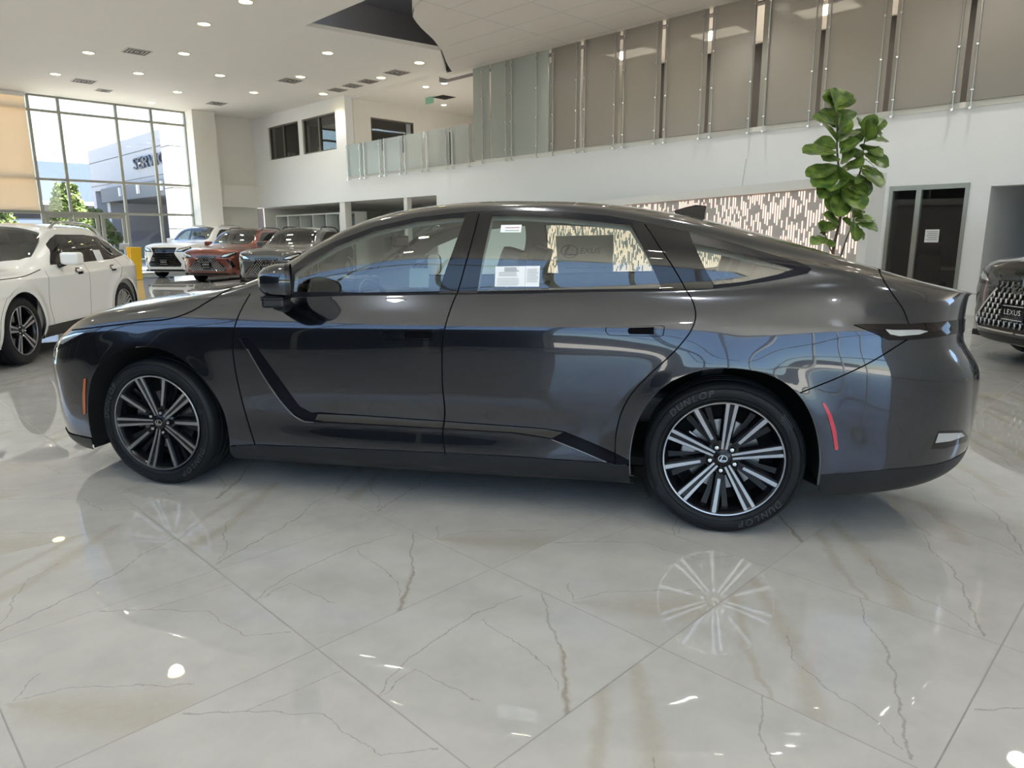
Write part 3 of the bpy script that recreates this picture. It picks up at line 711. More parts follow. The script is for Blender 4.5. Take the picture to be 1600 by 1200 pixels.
    q = tag(MB().box(X+.04, X+.045, 3.50, 3.72, 1.22, 1.44).build('paper_notice', M['paper']), 'white paper notice taped inside the dark office glass', 'notice')
    for k in range(5): MB().box(X+.036, X+.039, 3.52, 3.70-.03*(k % 2), 1.40-k*.035, 1.41-k*.035).build('print_line', M['ink_faint'], q)
    t = thing('office_desk', 'pale desk edge behind the dark office glass', 'desk', (15.4, 3.5, 0)); MB().box(-.3, .3, -.45, .45, .70, .76).build('desk_top', M['shelf'], t); MB().box(-.25, .25, -.42, -.38, 0, .70).build('leg', M['shelf'], t); MB().box(-.25, .25, .38, .42, 0, .70).build('leg', M['shelf'], t)
    t = thing('office_chair', 'black chair behind the dark office glass', 'chair', (14.75, 3.74, 0)); MB().box(-.22, .22, -.22, .22, .42, .50).build('seat', M['dark'], t, bevel=.03); MB().box(-.24, -.18, -.2, .2, .5, .98).build('backrest', M['dark'], t, bevel=.03); MB().tube([(0, 0, .06), (0, 0, .42)], .03).build('column', M['steel'], t)
    b = MB()
    for k in range(5): q = 2*PI*k/5; b.tube([(0, 0, .08), (.26*math.cos(q), .26*math.sin(q), .03)], .02, 6)
    b.build('foot_star', M['steel'], t)
    # yellow item and lectern-like stands by the far glass
    t = thing('yellow_floor_sign', 'tall yellow stand behind the white crossover near the glass', 'stand', (7.9, 25.6, 0))
    b = MB(); b.obox((0, 0, .55), (1, 0, 0), (0, .98, .2), (0, -.2, .98), .17, .02, .55); b.build('board', M['yellow'], t); b = MB(); b.obox((0, .2, .55), (1, 0, 0), (0, .98, -.2), (0, .2, .98), .17, .02, .55); b.build('board', M['yellow'], t)
    t = thing('lectern', 'slim grey stand with a small display by the far glass', 'stand', (8.3, 28.0, 0)); MB().tube([(0, 0, .02), (0, 0, 1.0)], .025).build('pole', M['steel'], t); MB().lathe([(0, 0), (.16, 0), (.16, .02), (0, .02)], 24, 'z').build('base', M['steel'], t); MB().obox((0, 0, 1.1), (1, 0, 0), (0, .8, .6), (0, -.6, .8), .16, .015, .13).build('display', M['plate'], t)
    t = thing('display_cube', 'white square pedestal by the far glass beside the slim stand', 'pedestal', (7.6, 28.3, 0)); MB().box(-.25, .25, -.25, .25, 0, 1.12).build('body', M['shelf'], t, bevel=.01); MB().box(-.27, .27, -.27, .27, 1.12, 1.16).build('top', M['shelf'], t)
    # hanging wire loop on the wall
    b = MB(); p = onX(1166, 248, XW-.01); q = onX(1159, 292, XW-.01); b.tube([p, q], .006, 5); tag(b.build('wall_cable', M['vent']), 'thin grey cable hanging down the long white wall', 'cable')

def leaf_mesh(L, W, bend, fold):
    """fiddle shaped leaf: narrow waist, broad end; local x along the rib, z up"""
    n, m = 12, 6; V = []; F = []
    for i in range(n+1):
        f = i/n; w = W*(math.sin(PI*min(1, f*1.01)**1.15)**.55)*(.62+.42*f) if 0 < f < .98 else W*.03
        for j in range(-m, m+1):
            g = j/m; x = L*f; y = w*g
            z = -bend*L*f*f+fold*abs(g)*w*.9-.008*math.sin(7*f*PI)*abs(g)*.6
            V.append((x, y, z))
    k = 2*m+1
    for i in range(n):
        for j in range(2*m): F.append((i*k+j, i*k+j+1, (i+1)*k+j+1, (i+1)*k+j))
    return V, F
def build_plant():
    base = 0; base = np.array([6.10+2.25, 3.16, 0])
    t = thing('fiddle_leaf_fig', 'tall potted fiddle-leaf fig standing behind the tail of the grey sedan', 'plant', tuple(base))
    b = MB(); b.lathe([(0, 0), (.20, 0), (.24, .05), (.27, .42), (.255, .45), (.235, .43), (.23, .38), (0, .38)], 40, 'z'); b.build('pot', M['pot'], t, smooth=True)
    b = MB(); b.lathe([(0, .39), (.23, .385)], 24, 'z'); b.build('soil', M['soil'], t)
    dp = (base-CPOS)@CF
    def at(x, y, dd=0): d = pray(x, y); return d*(dp+dd)/(d@CF)+CPOS-base
    stems = [([(0, 0, .38), at(1299, 430), at(1303, 385), at(1312, 345), at(1316, 310), at(1312, 275), at(1308, 235), at(1308, 190), at(1306, 150)], .022, .008),
             ([at(1314, 330), at(1335, 290, .1), at(1346, 262, .12), at(1350, 225, .12), at(1355, 200, .1)], .014, .006),
             ([(0.04, 0.02, .38), at(1308, 420, .1), at(1322, 375, .12), at(1332, 350, .1), at(1336, 335, .05)], .014, .006),
             ([at(1302, 400), at(1292, 375, -.05), at(1288, 362, -.08)], .009, .005)]
    for P, r0, r1 in stems:
        Q = catmull(np.array(P), .06); b = MB(); b.tube(Q, list(np.linspace(r0, r1, len(Q))), 8); b.build('stem', M['bark'], t, smooth=True)
    # leaves: attachment px, tip px, width, depth swing
    LV = [((1306, 158), (1292, 140), .10, .0), ((1308, 165), (1322, 139), .11, .1), ((1308, 172), (1330, 150), .09, .15), ((1306, 170), (1288, 152), .10, -.1), ((1307, 175), (1300, 142), .12, -.15),
          ((1308, 195), (1274, 183), .11, -.05), ((1308, 200), (1327, 168), .11, .1), ((1309, 205), (1330, 190), .12, -.1), ((1307, 200), (1290, 170), .12, .15), ((1308, 222), (1284, 190), .14, -.2), ((1308, 215), (1318, 178), .12, -.2), ((1310, 222), (1336, 198), .10, .1),
          ((1309, 238), (1263, 232), .15, -.15), ((1308, 232), (1275, 222), .10, .15), ((1312, 232), (1342, 205), .11, .05), ((1312, 240), (1340, 220), .13, -.12), ((1316, 246), (1345, 232), .12, .0), ((1308, 245), (1290, 248), .10, -.2),
          ((1311, 258), (1265, 272), .12, -.1), ((1311, 262), (1275, 287), .12, -.18), ((1314, 262), (1345, 258), .14, -.2), ((1313, 255), (1335, 240), .14, -.15), ((1314, 272), (1284, 305), .11, -.15), ((1315, 275), (1338, 285), .14, -.2), ((1316, 268), (1300, 292), .13, -.25),
          ((1316, 288), (1300, 325), .11, -.1), ((1318, 290), (1345, 322), .13, -.25), ((1318, 285), (1355, 300), .13, -.1), ((1316, 300), (1312, 330), .12, -.2), ((1317, 295), (1320, 262), .13, -.3), ((1322, 300), (1350, 306), .16, -.1),
          ((1354, 215), (1344, 184), .07, .0), ((1355, 212), (1363, 181), .10, -.1), ((1356, 212), (1382, 186), .07, .1), ((1355, 220), (1376, 200), .11, -.1), ((1354, 218), (1387, 217), .08, .05), ((1352, 222), (1360, 190), .12, -.15), ((1352, 215), (1340, 200), .06, .1),
          ((1350, 232), (1378, 240), .10, -.1), ((1350, 240), (1387, 256), .09, -.05), ((1350, 235), (1362, 228), .10, -.2), ((1349, 248), (1364, 257), .05, .1), ((1347, 250), (1330, 236), .08, .0),
          ((1343, 262), (1375, 290), .13, -.15), ((1345, 258), (1384, 278), .08, .0), ((1341, 272), (1352, 306), .10, .0), ((1340, 280), (1330, 300), .1, .1),
          ((1313, 352), (1292, 335), .09, -.1), ((1318, 330), (1346, 318), .1, .1), ((1334, 342), (1330, 318), .08, -.1), ((1335, 345), (1364, 340), .08, .0), ((1336, 350), (1370, 356), .11, -.1), ((1334, 345), (1338, 372), .08, -.15), ((1333, 352), (1350, 372), .08, .0), ((1331, 355), (1318, 342), .08, .0), ((1332, 340), (1345, 325), .07, .1),
          ((1290, 368), (1280, 350), .09, -.1), ((1290, 370), (1273, 378), .09, -.15), ((1292, 372), (1298, 384), .07, -.1), ((1292, 362), (1300, 348), .07, .0), ((1289, 366), (1296, 358), .08, -.2)]
    rl = random.Random(5)
    for (a, c, w, dd) in LV:
        A_, C_ = at(*a), at(*c, dd); v = C_-A_; L = np.linalg.norm(v)*1.04; x = v/np.linalg.norm(v)
        side = np.cross(np.array([0, 0, 1.0]), x); side = side/(np.linalg.norm(side)+1e-6)
        # turn the blade partly towards the room
        tocam = -CF; nrm = tocam*rl.uniform(.35, .9)+np.array([0, 0, 1])*rl.uniform(.4, 1.0)+CR*rl.uniform(-.4, .4); nrm -= x*(nrm@x); nrm /= np.linalg.norm(nrm)
        y = np.cross(nrm, x); V, F = leaf_mesh(L*1.06, w*1.28, rl.uniform(.02, .16), rl.uniform(.1, .35))
        Vw = [A_+x*p[0]+y*p[1]+nrm*p[2] for p in V]
        o = link_mesh('leaf', Vw, F, M['leaf'], t, smooth=True)
        b = MB(); ctr = [Vw[i*13+6]+nrm*.002 for i in range(12)]; b.tube(ctr, [.0035*(1-i/13) for i in range(12)], 5); b.build('midrib', M['leaf_vein'], o)
build_fittings()
build_plant()
# ---------------------------------------------------------------- outside the glass
def blob_tree(name, label, loc, h, r, n, seed, group=None, trunk=True, cat='tree', mleaf=None):
    rs = random.Random(seed); t = thing(name, label, cat, loc, group=group)
    if trunk: MB().tube([(0, 0, 0), (.05, 0, h*.35), (0, .05, h*.7)], [.12, .09, .05], 8).build('trunk', M['bark'], t, smooth=True)
    b = MB()
    for k in range(n):
        q = rs.uniform(0, 2*PI); zz = rs.uniform(.18, 1.0); rr = r*math.sqrt(rs.random())*(1.15-zz*.85)
        c = np.array([rr*math.cos(q), rr*math.sin(q), h*zz]); a = np.array([rs.gauss(0, 1) for _ in range(3)]); a /= np.linalg.norm(a); e = np.cross(a, [rs.gauss(0, 1) for _ in range(3)]); e /= np.linalg.norm(e)
        s = rs.uniform(.08, .18); b.add([c-a*s, c+e*s*.6, c+a*s, c-e*s*.6], [(0, 1, 2, 3)])
    b.build('foliage', mleaf, t)['kind'] = 'stuff'
    return t
def build_outside():
    b = MB(); b.box(-140, 140, -140, YR, -.2, -.10); b.box(-140, 140, YW, 160, -.2, -.10); b.box(-140, XL, YR, YW, -.2, -.10)
    struct(b.build('ground_outside', mat('concrete_drive', (.52, .48, .41), .9, noise=.12, nscale=.6)))
    # service wing: pale panels facing us in shade
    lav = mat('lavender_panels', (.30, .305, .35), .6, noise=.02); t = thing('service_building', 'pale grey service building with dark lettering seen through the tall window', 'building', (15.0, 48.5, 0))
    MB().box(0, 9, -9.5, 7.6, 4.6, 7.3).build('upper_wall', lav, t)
    b = MB(); b.box(-.012, 0, -9.5, 7.6, 6.42, 6.46); b.box(-.012, 0, -9.5, 7.6, 4.9, 4.93); b.build('panel_joint', M['vent_dark'], t)
    b = MB(); b.box(-.3, 9, -9.5, 4.6, 3.75, 4.62); b.build('canopy_beam', mat('grey_beam', (.10, .105, .12), .5), t)
    b = MB(); b.box(5, 5.2, -9.5, 7.6, 0, 3.9); b.build('back_wall', mat('brick_dark', (.13, .12, .13), .8, noise=.25, nscale=8), t)
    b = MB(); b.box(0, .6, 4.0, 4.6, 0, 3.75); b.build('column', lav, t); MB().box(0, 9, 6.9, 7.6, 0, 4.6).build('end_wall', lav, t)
    for y in (-6.6, -2.8, .5): MB().box(-.42, -.3, y-.12, y+.12, 4.0, 4.5).build('wall_lamp', M['plate'], t)
    V, F = text_mesh('SERVICE', .92, 0, .05, 1.0); link_mesh('sign_lettering', [(-.10-z, -4.75-x*1.85, 5.72+y) for x, y, z in V], F, mat('sign_dark_blue', (.05, .055, .08), .5), t)
    # white pier nearer
    t = thing('white_pylon', 'tall sunlit white clad pier just outside the tall window', 'pillar', (13.35, 34.2, 0))
    MB().box(-1.1, 2.0, -.6, .4, -.1, 9).build('cladding', mat('white_cladding', (.55, .55, .54), .5), t)
    b = MB()
    for z in (1.8, 3.6, 5.4, 7.2): b.box(-1.11, 2.01, -.61, .41, z, z+.03)
    b.build('joint', M['vent_dark'], t)
    # far blue-grey building
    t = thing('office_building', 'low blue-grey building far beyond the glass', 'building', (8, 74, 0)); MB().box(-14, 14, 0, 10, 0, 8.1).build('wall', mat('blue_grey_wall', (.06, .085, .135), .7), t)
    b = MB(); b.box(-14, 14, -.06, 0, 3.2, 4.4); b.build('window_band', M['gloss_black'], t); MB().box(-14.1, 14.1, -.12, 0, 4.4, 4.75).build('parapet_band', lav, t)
    lf = mat('sunlit_leaves', (.09, .13, .025), .6, noise=.5, nscale=3); 
    blob_tree('garden_tree', 'bright green young tree outside the entrance doors', (11.0, 46, 0), 4.4, 1.6, 3600, 1, mleaf=lf)
    for k, (x, y, h) in enumerate([(13.2, 50.6, 3.2), (8.2, 51, 3.6), (2.4, 46.5, 3.6), (-4.0, 46, 3.4), (-8.8, 46, 3.4)]):
        blob_tree('garden_shrub', ['green shrub outside, right of the bright young tree', 'green shrub outside, just left of the bright young tree', 'broad green shrub outside below the tan blind', 'round green shrub outside, second beyond the blind edge', 'far left green shrub outside the glass wall'][k], (x, y, 0), h, 2.3, 2600, 10+k, mleaf=lf, trunk=False, cat='shrub')
    # across the drive behind the camera: a long dark building under the sky
    t = thing('parking_structure', 'long dark building across the drive behind the glass on the left', 'building', (-40, -20, 0)); MB().box(-6, 0, -60, 70, 0, 5).build('wall', mat('dark_far_wall', (.03, .032, .038), .8), t); MB().box(-6.2, .2, -60.2, 70.2, 5, 5.3).build('parapet', M['ink'], t)
build_outside()
# ---------------------------------------------------------------- the saloon's body surface
def K(us, vs): return list(zip(us, vs))
UZ = [-.95, -.75, -.45, 0, .4, 1.0, 1.6, 2.4, 3.0, 3.4, 3.8, 4.19]
def saloon_rows():
    R = []
    def row(z, y, xf, xr, zu=UZ, yu=UZ, **k): R.append(dict(z=K(zu, z), y=K(yu, y), xf=xf, xr=xr, **k))
    c = dict(cf=-.2, cr=3.15, pf=3.1, pr=2.9)
    #     -.95 -.75 -.45  0   .4   1.0  1.6  2.4  3.0  3.4  3.8  4.19
    row([.15, .145, .145, .165, .167, .17, .175, .19, .20, .195, .225, .29], [.85]*12, -.925, 4.00, **c)
    row([.20, .20, .20, .205, .205, .21, .21, .225, .24, .23, .25, .32], [.90]*12, -.94, 4.075, **c)
    row([.28, .28, .29, .30, .30, .30, .305, .31, .31, .29, .30, .35], [.925]*12, -.945, 4.12, **c)
    row([.36, .37, .40, .44, .44, .44, .45, .45, .45, .44, .43, .45], [.94, .94, .94, .935, .93, .925, .925, .93, .94, .94, .94, .94], -.945, 4.14, **c)
    row([.47, .49, .54, .60, .60, .60, .61, .62, .63, .62, .60, .58], [.945, .948, .95, .948, .944, .944, .944, .948, .962, .965, .955, .95], -.945, 4.145, **c)
    row([.56, .60, .68, .74, .75, .76, .77, .79, .80, .78, .75, .71], [.95, .953, .957, .954, .946, .942, .943, .952, .972, .972, .958, .95], -.945, 4.135, **c)
    row([.62, .68, .79, .85, .865, .875, .89, .91, .925, .92, .89, .84], [.94, .94, .94, .940, .938, .936, .938, .944, .950, .950, .94, .92], -.94, 4.05, **c)
    row([.645, .72, .845, .915, .935, .945, .955, .975, .995, .995, .965, .91], [.92, .92, .92, .918, .914, .913, .916, .921, .925, .92, .88, .84], -.935, 4.06, **c)
    row([.645, .74, .885, .965, 1.00, 1.02, 1.035, 1.055, 1.075, 1.10, 1.055, 1.00], [.89, .89, .89, .888, .880, .877, .879, .885, .885, .875, .82, .78], -.93, 4.075, **c)
    row([.65, .745, .91, .985, 1.035, 1.06, 1.075, 1.095, 1.115, 1.145, 1.085, 1.035], [.86, .86, .86, .862, .862, .858, .860, .862, .855, .835, .775, .74], -.925, 4.09, **c)
    row([.655, .765, .93, 1.005, 1.06, 1.195, 1.27, 1.275, 1.235, 1.185, 1.10, 1.045], [.76, .76, .76, .78, .82, .820, .818, .820, .822, .802, .73, .70], -.925, 4.115, **c)
    u9 = [-.95, -.75, -.45, 0, .3, .5, .73, .99, 1.21, 1.43, 1.76, 2.16, 2.39, 2.57, 2.75, 2.9, 3.11, 3.25, 3.5, 3.8, 4.19]
    row([.66, .775, .945, 1.02, 1.052, 1.09, 1.182, 1.310, 1.382, 1.424, 1.451, 1.447, 1.426, 1.392, 1.352, 1.317, 1.262, 1.232, 1.182, 1.11, 1.035],
        [.66, .66, .66, .69, .75, .78, .745, .71, .69, .68, .67, .67, .67, .67, .675, .68, .69, .70, .70, .69, .68], -.925, 4.13, zu=u9, yu=u9, **c)
    row([.665, .782, .955, 1.03, 1.06, 1.105, 1.215, 1.352, 1.425, 1.462, 1.487, 1.481, 1.462, 1.43, 1.398, 1.361, 1.308, 1.274, 1.208, 1.122, 1.035],
        [.55, .55, .55, .58, .64, .68, .67, .65, .635, .625, .615, .61, .61, .61, .61, .61, .61, .61, .61, .60, .59], -.925, 4.145, zu=u9, yu=u9, **c)
    row([.67, .788, .965, 1.035, 1.065, 1.132, 1.27, 1.405, 1.47, 1.50, 1.518, 1.510, 1.49, 1.462, 1.432, 1.396, 1.341, 1.302, 1.222, 1.128, 1.035],
        [.33, .33, .33, .35, .38, .40, .39, .38, .37, .36, .36, .35, .35, .35, .35, .35, .35, .35, .35, .35, .34], -.925, 4.16, zu=u9, yu=u9, **c)
    row([.67, .792, .97, 1.038, 1.068, 1.145, 1.293, 1.425, 1.488, 1.513, 1.531, 1.522, 1.502, 1.474, 1.444, 1.408, 1.351, 1.31, 1.226, 1.130, 1.036],
        [0]*21, -.925, 4.17, zu=u9, yu=u9, **c)
    return R

def saloon_bumps():
    def arch(uc, zc, amp):
        def f(P):
            P = P.copy(); d = np.hypot(P[..., 0]-uc, P[..., 2]-zc)
            w = amp*np.exp(-((d-.40)/.085)**2)*(P[..., 1] > .5)*(P[..., 2] < 1.0)
            P[..., 1] += w; return P
        return f
    def door(P):                                       # the pressed-in hollow low in the doors
        P = P.copy()
        w = -.016*np.exp(-((P[..., 2]-.42)/.09)**2)*np.exp(-((P[..., 0]-1.45)/.85)**4)*(P[..., 1] > .5)
        P[..., 1] += w; return P
    return [arch(0, .345, .014), arch(2.95, .345, .018), door]
# ---------------------------------------------------------------- skinning a body surface with panels
def strip(P, w):
    """thin closed polygon around a polyline"""
    P = np.asarray(P, float); T = np.gradient(P, axis=0); T /= np.linalg.norm(T, axis=1, keepdims=True)+1e-9
    Nn = np.stack([-T[:, 1], T[:, 0]], 1)
    return np.vstack([P+Nn*w, (P-Nn*w)[::-1]])

def skin(S, regions, parent, default, ga=230, gt=84, mirror=True, offdef=0.0, bounds=None):
    """regions: (name, material, polygon in scaled (a,t), offset) in priority order, name None = hole.
    The whole sheet is triangulated once with every outline as a constraint, then split."""
    A, B = S.A, S.B; b0, b1 = (0, B) if bounds is None else bounds
    xs = np.linspace(0, A, ga); ys = np.linspace(b0, b1, gt)
    G = np.array([(x, y) for x in xs for y in ys])
    pts = [tuple(p) for p in G]; edges = []
    idx = lambda i, j: i*gt+j
    for i in range(ga-1): edges += [(idx(i, 0), idx(i+1, 0)), (idx(i, gt-1), idx(i+1, gt-1))]
    for j in range(gt-1): edges += [(idx(0, j), idx(0, j+1)), (idx(ga-1, j), idx(ga-1, j+1))]
    for r in regions:
        poly = np.clip(r[2], [0, b0], [A, b1]); poly = lin(np.vstack([poly, poly[:1]]), .03)[:-1]; n = len(pts)
        keep = [poly[0]]
        for p in poly[1:]:
            if np.linalg.norm(p-keep[-1]) > 4e-4: keep.append(p)
        if np.linalg.norm(keep[-1]-keep[0]) < 4e-4: keep.pop()
        pts += [tuple(p) for p in keep]; m = len(keep)
        edges += [(n+k, n+(k+1) % m) for k in range(m)]
    V, E_, F, *_ = delaunay_2d_cdt([Vector(p) for p in pts], edges, [], 0, 1e-5)
    V = np.array([(v.x, v.y) for v in V]); F = np.array([f for f in F])
    cen = V[F].mean(1); lab = np.full(len(F), -1)
    for k in range(len(regions)-1, -1, -1):
        lab[inpoly(cen, regions[k][2])] = k
    P3 = S.samp(V); N3 = S.samp(V, S.N); N3 /= np.linalg.norm(N3, axis=1, keepdims=True)+1e-9
    groups = {}
    for k in range(-1, len(regions)):
        nm, mt, of = (default[0], default[1], offdef) if k < 0 else (regions[k][0], regions[k][1], regions[k][3] if len(regions[k]) > 3 else 0.0)
        if nm is None: continue
        groups.setdefault((nm, k, of), [mt, []])[1].append(np.where(lab == k)[0])
    out = {}
    for (nm, _, of), (mt, fl) in groups.items():
        f = np.concatenate(fl)
        if not len(f): continue
        ff = F[f]; used, invx = np.unique(ff, return_inverse=True); ff = invx.reshape(-1, 3)
        p = P3[used]+N3[used]*of; nn = N3[used]
        # consistent winding with the outward normal
        fn = np.cross(p[ff[:, 1]]-p[ff[:, 0]], p[ff[:, 2]]-p[ff[:, 0]])
        ar = np.linalg.norm(fn, axis=1); ok = ar > 1e-10; ff = ff[ok]; fn = fn[ok]
        bad = (fn*nn[ff[:, 0]]).sum(1) < 0; ff[bad] = ff[bad][:, ::-1]
        out[(nm, _, of)] = (mt, p, nn, ff)
    for (nm, _, of), (mt, p, nn, ff) in out.items():
        across = nm in ACROSS
        if mirror and across:
            q = p*[1, -1, 1]; n2 = nn*[1, -1, 1]
            link_mesh(nm, np.vstack([p, q]), np.vstack([ff, ff[:, ::-1]+len(p)]), mt, parent, N=np.vstack([nn, n2]))
        else:
            link_mesh(nm, p, ff, mt, parent, N=nn)
            if mirror: link_mesh(nm, p*[1, -1, 1], ff[:, ::-1], mt, parent, N=nn*[1, -1, 1])
    return out
ACROSS = {'hood', 'roof', 'trunk_lid', 'windshield', 'rear_window', 'front_bumper', 'rear_bumper', 'front_bumper_lip', 'rear_diffuser', 'panel_gap', 'grille', 'bumper_intake', 'body_shell', 'lower_intake', 'tailgate', 'interior_lining', 'light_bar'}

def frame_of(xy, heading):
    """local frame: x rearwards, y to the car's right, z up; the nose points along heading"""
    h = np.array([heading[0], heading[1]])/np.hypot(*heading)
    return Matrix(((-h[0], h[1], 0, xy[0]), (-h[1], -h[0], 0, xy[1]), (0, 0, 1, 0), (0, 0, 0, 1)))
# ---------------------------------------------------------------- wheels
def wheel(parent, loc, side, R=.354, ring=.262, width=.235, rot=0.0, style='ten', letters=None, simple=False, hubrot=0.0, logo=True):
    """side -1: outer face towards local -y. loc = centre of the outer face plane"""
    w = bpy.data.objects.new('wheel', None); COL.objects.link(w); w.parent = parent; w.location = loc
    w.rotation_euler = (0, 0, 0 if side < 0 else PI)
    n = 96 if not simple else 40
    # tyre: profile (radius, depth) with depth + = inward
    rb = ring+.006
    prof = [(rb-.012, .030), (rb, .010), (rb+.012, .002), (rb+.030, -.004), (rb+.050, -.006), (R-.030, -.002), (R-.016, .006), (R-.007, .018), (R-.002, .034),
            (R, .060), (R, .066), (R-.008, .068), (R-.008, .076), (R, .078), (R, .110), (R-.008, .112), (R-.008, .120), (R, .122), (R, .160), (R-.008, .162), (R-.008, .170), (R, .172), (R, width-.035),
            (R-.008, width-.012), (R-.03, width), (rb+.03, width), (rb-.012, width-.03)]
    b = MB(); b.lathe(prof, n, 'y')
    t = b.build('tyre', M['rubber'], w, smooth=True)
    if not simple:
        # moulded rings on the sidewall
        b = MB()
        for r in (rb+.020, R-.026):
            b.lathe([(r-.0012, -.0035), (r, -.0075), (r+.0012, -.0035)], 96, 'y')
        b.build('sidewall_ring', M['rubber'], t, smooth=True)
        if letters:
            for txt, ang, r, sz, mt in letters:
                k = len(txt); b = MB(); tot = sum(.55 if c in 'I ' else 1 for c in txt)*sz*.86/r
                a = ang+tot/2
                for c in txt:
                    wd = (.55 if c in 'I ' else 1)*sz*.86/r; a -= wd/2
                    if c != ' ':
                        V, F = text_mesh(c, sz, 0.25)
                        q = []
                        for x, y, z in V:
                            rr_ = r+y; aa = a-x/r
                            q.append((rr_*math.cos(aa), -.0068, rr_*math.sin(aa)))
                        b.add(q, F)
                    a -= wd/2
                b.build('tyre_lettering', mt, t)
            for ang in (rot+2.2, rot+5.4):
                b = MB()
                for i in range(4):
                    r = R-.055+i*.0085
                    V = []; 
                    for k in range(9):
                        a = ang+(k/8-.5)*.22+i*.02; V += [(r*math.cos(a), -.0066, r*math.sin(a)), ((r+.004)*math.cos(a+.02), -.0066, (r+.004)*math.sin(a+.02))]
                    b.add(V, [(2*k, 2*k+1, 2*k+3, 2*k+2) for k in range(8)])
                b.build('sidewall_bars', M['gloss_black'], t)
    # barrel
    b = MB(); b.lathe([(ring, .004), (ring-.008, .010), (ring-.020, .035), (ring-.028, .09), (ring-.03, width-.02)], n, 'y')
    rim = b.build('rim', M['wheel_black'], w, smooth=True)
    b = MB(); b.lathe([(ring+.003, .012), (ring+.004, .003), (ring+.001, -.001), (ring-.0045, .0005), (ring-.006, .008)], n, 'y')
    b.build('rim_lip', M['machined'], rim, smooth=True)
    # backing and brake
    b = MB(); b.lathe([(.0, .150), (ring-.03, .150)], n, 'y'); b.build('brake_shield', M['liner'], w)
    b = MB(); b.lathe([(.085, .098), (.165, .098), (.165, .118), (.085, .118)], 48, 'y', close=True); b.build('brake_disc', M['disc'], w, smooth=True)
    if not simple:
        b = MB(); sgn = math.radians(170)
        poly = []
        for k in range(11): a = sgn-.45+.9*k/10; poly.append((.185*math.cos(a), .185*math.sin(a)))
        for k in range(11): a = sgn+.45-.9*k/10; poly.append((.120*math.cos(a), .120*math.sin(a)))
        b.prism(poly, lambda x, y, h: (x, h, y), .075, .115); b.build('brake_caliper', M['disc'], w, bevel=.006)
    def dep(r): return .030-.022*(r/ring)**1.6           # spoke face depth: hub sits deeper
    def arm(b, a0, a1, r0, r1, w0, w1, o0, o1, d=0.0, th=.028, chamf=0):
        """bar between polar positions with lateral offsets"""
        c0, s0 = math.cos(a0), math.sin(a0)
        ns = 5; V = []
        for i in range(ns+1):
            f = i/ns; r = r0+(r1-r0)*f; wd = (w0+(w1-w0)*f)/2; of = o0+(o1-o0)*f
            for q, dd in ((-wd-chamf, th), (-wd, 0), (wd, 0), (wd+chamf, th)):
                V.append((r*c0-(of+q)*s0, dep(r)+d+dd, r*s0+(of+q)*c0))
        F = []
        for i in range(ns):
            for j in range(3): F.append((i*4+j, i*4+j+1, (i+1)*4+j+1, (i+1)*4+j))
        F += [(0, 3, 2, 1), (ns*4, ns*4+1, ns*4+2, ns*4+3)]
        b.add(V, F)
    if style == 'ten':
        for k in range(5):
            a = rot+k*2*PI/5
            b = MB(); arm(b, a, a, .030, ring-.004, .030, .060, 0, 0, d=.006, chamf=.008)
            s1 = b.build('double_spoke', M['wheel_black'], rim)
            b = MB()
            arm(b, a, a, .034, ring-.002, .009, .0155, -.0085, -.0185, d=-.001, th=.006)
            arm(b, a, a, .034, ring-.002, .009, .0155, .0085, .0185, d=-.001, th=.006)
            b.build('machined_face', M['machined'], s1)
            a += PI/5
            b = MB(); arm(b, a, a, .060, ring-.004, .030, .034, 0, 0, d=.006, chamf=.006)
            s1 = b.build('single_spoke', M['wheel_black'], rim)
            b = MB(); arm(b, a, a, .098, ring-.002, .013, .019, 0, 0, d=-.001, th=.006); b.build('machined_face', M['machined'], s1)
            # gloss black vane between the spokes
            b = MB()
            for sg in (-1, 1):
                arm(b, a+sg*.20, a, .09, ring-.01, .016, .028, 0, 0, d=.045, th=.02)
            b.build('black_vane', M['wheel_black'], rim)
    else:
        ns = 5 if style == 'five' else 7
        for k in range(ns):
            a = rot+k*2*PI/ns
            b = MB(); arm(b, a, a, .03, ring-.004, .05, .075, 0, 0, d=.008, chamf=.006); s1 = b.build('spoke', M['wheel_black'], rim)
            b = MB(); arm(b, a, a, .06, ring-.004, .014, .028, -.015, -.032, th=.008); arm(b, a, a, .06, ring-.004, .014, .028, .015, .032, th=.008)
            b.build('machined_face', M['machined'], s1)
    # hub
    b = MB(); b.lathe([(0, .020), (.028, .021), (.034, .026), (.075, .034), (.088, .050), (.088, .09)], 40, 'y'); b.build('hub', M['wheel_black'], rim, smooth=True)
    if not simple or style != 'ten':
        for k in range(5):
            a = rot+PI/5+k*2*PI/5+hubrot; r = .057
            b = MB(); b.lathe([(0, .019), (.0085, .020), (.0105, .024), (.0105, .045)], 16, 'y', c=(r*math.cos(a), 0, r*math.sin(a)))
            b.build('lug_nut', M['chrome'], w, smooth=True)
            if not simple:
                b = MB(); b.lathe([(.0135, .034), (.0155, .0235), (.018, .024), (.019, .034)], 20, 'y', c=(r*math.cos(a), 0, r*math.sin(a)))
                b.build('lug_recess', M['wheel_black'], rim, smooth=True)
    if logo: emblem(w, (0, .0185, 0), .0165, M['chrome'])
    return w

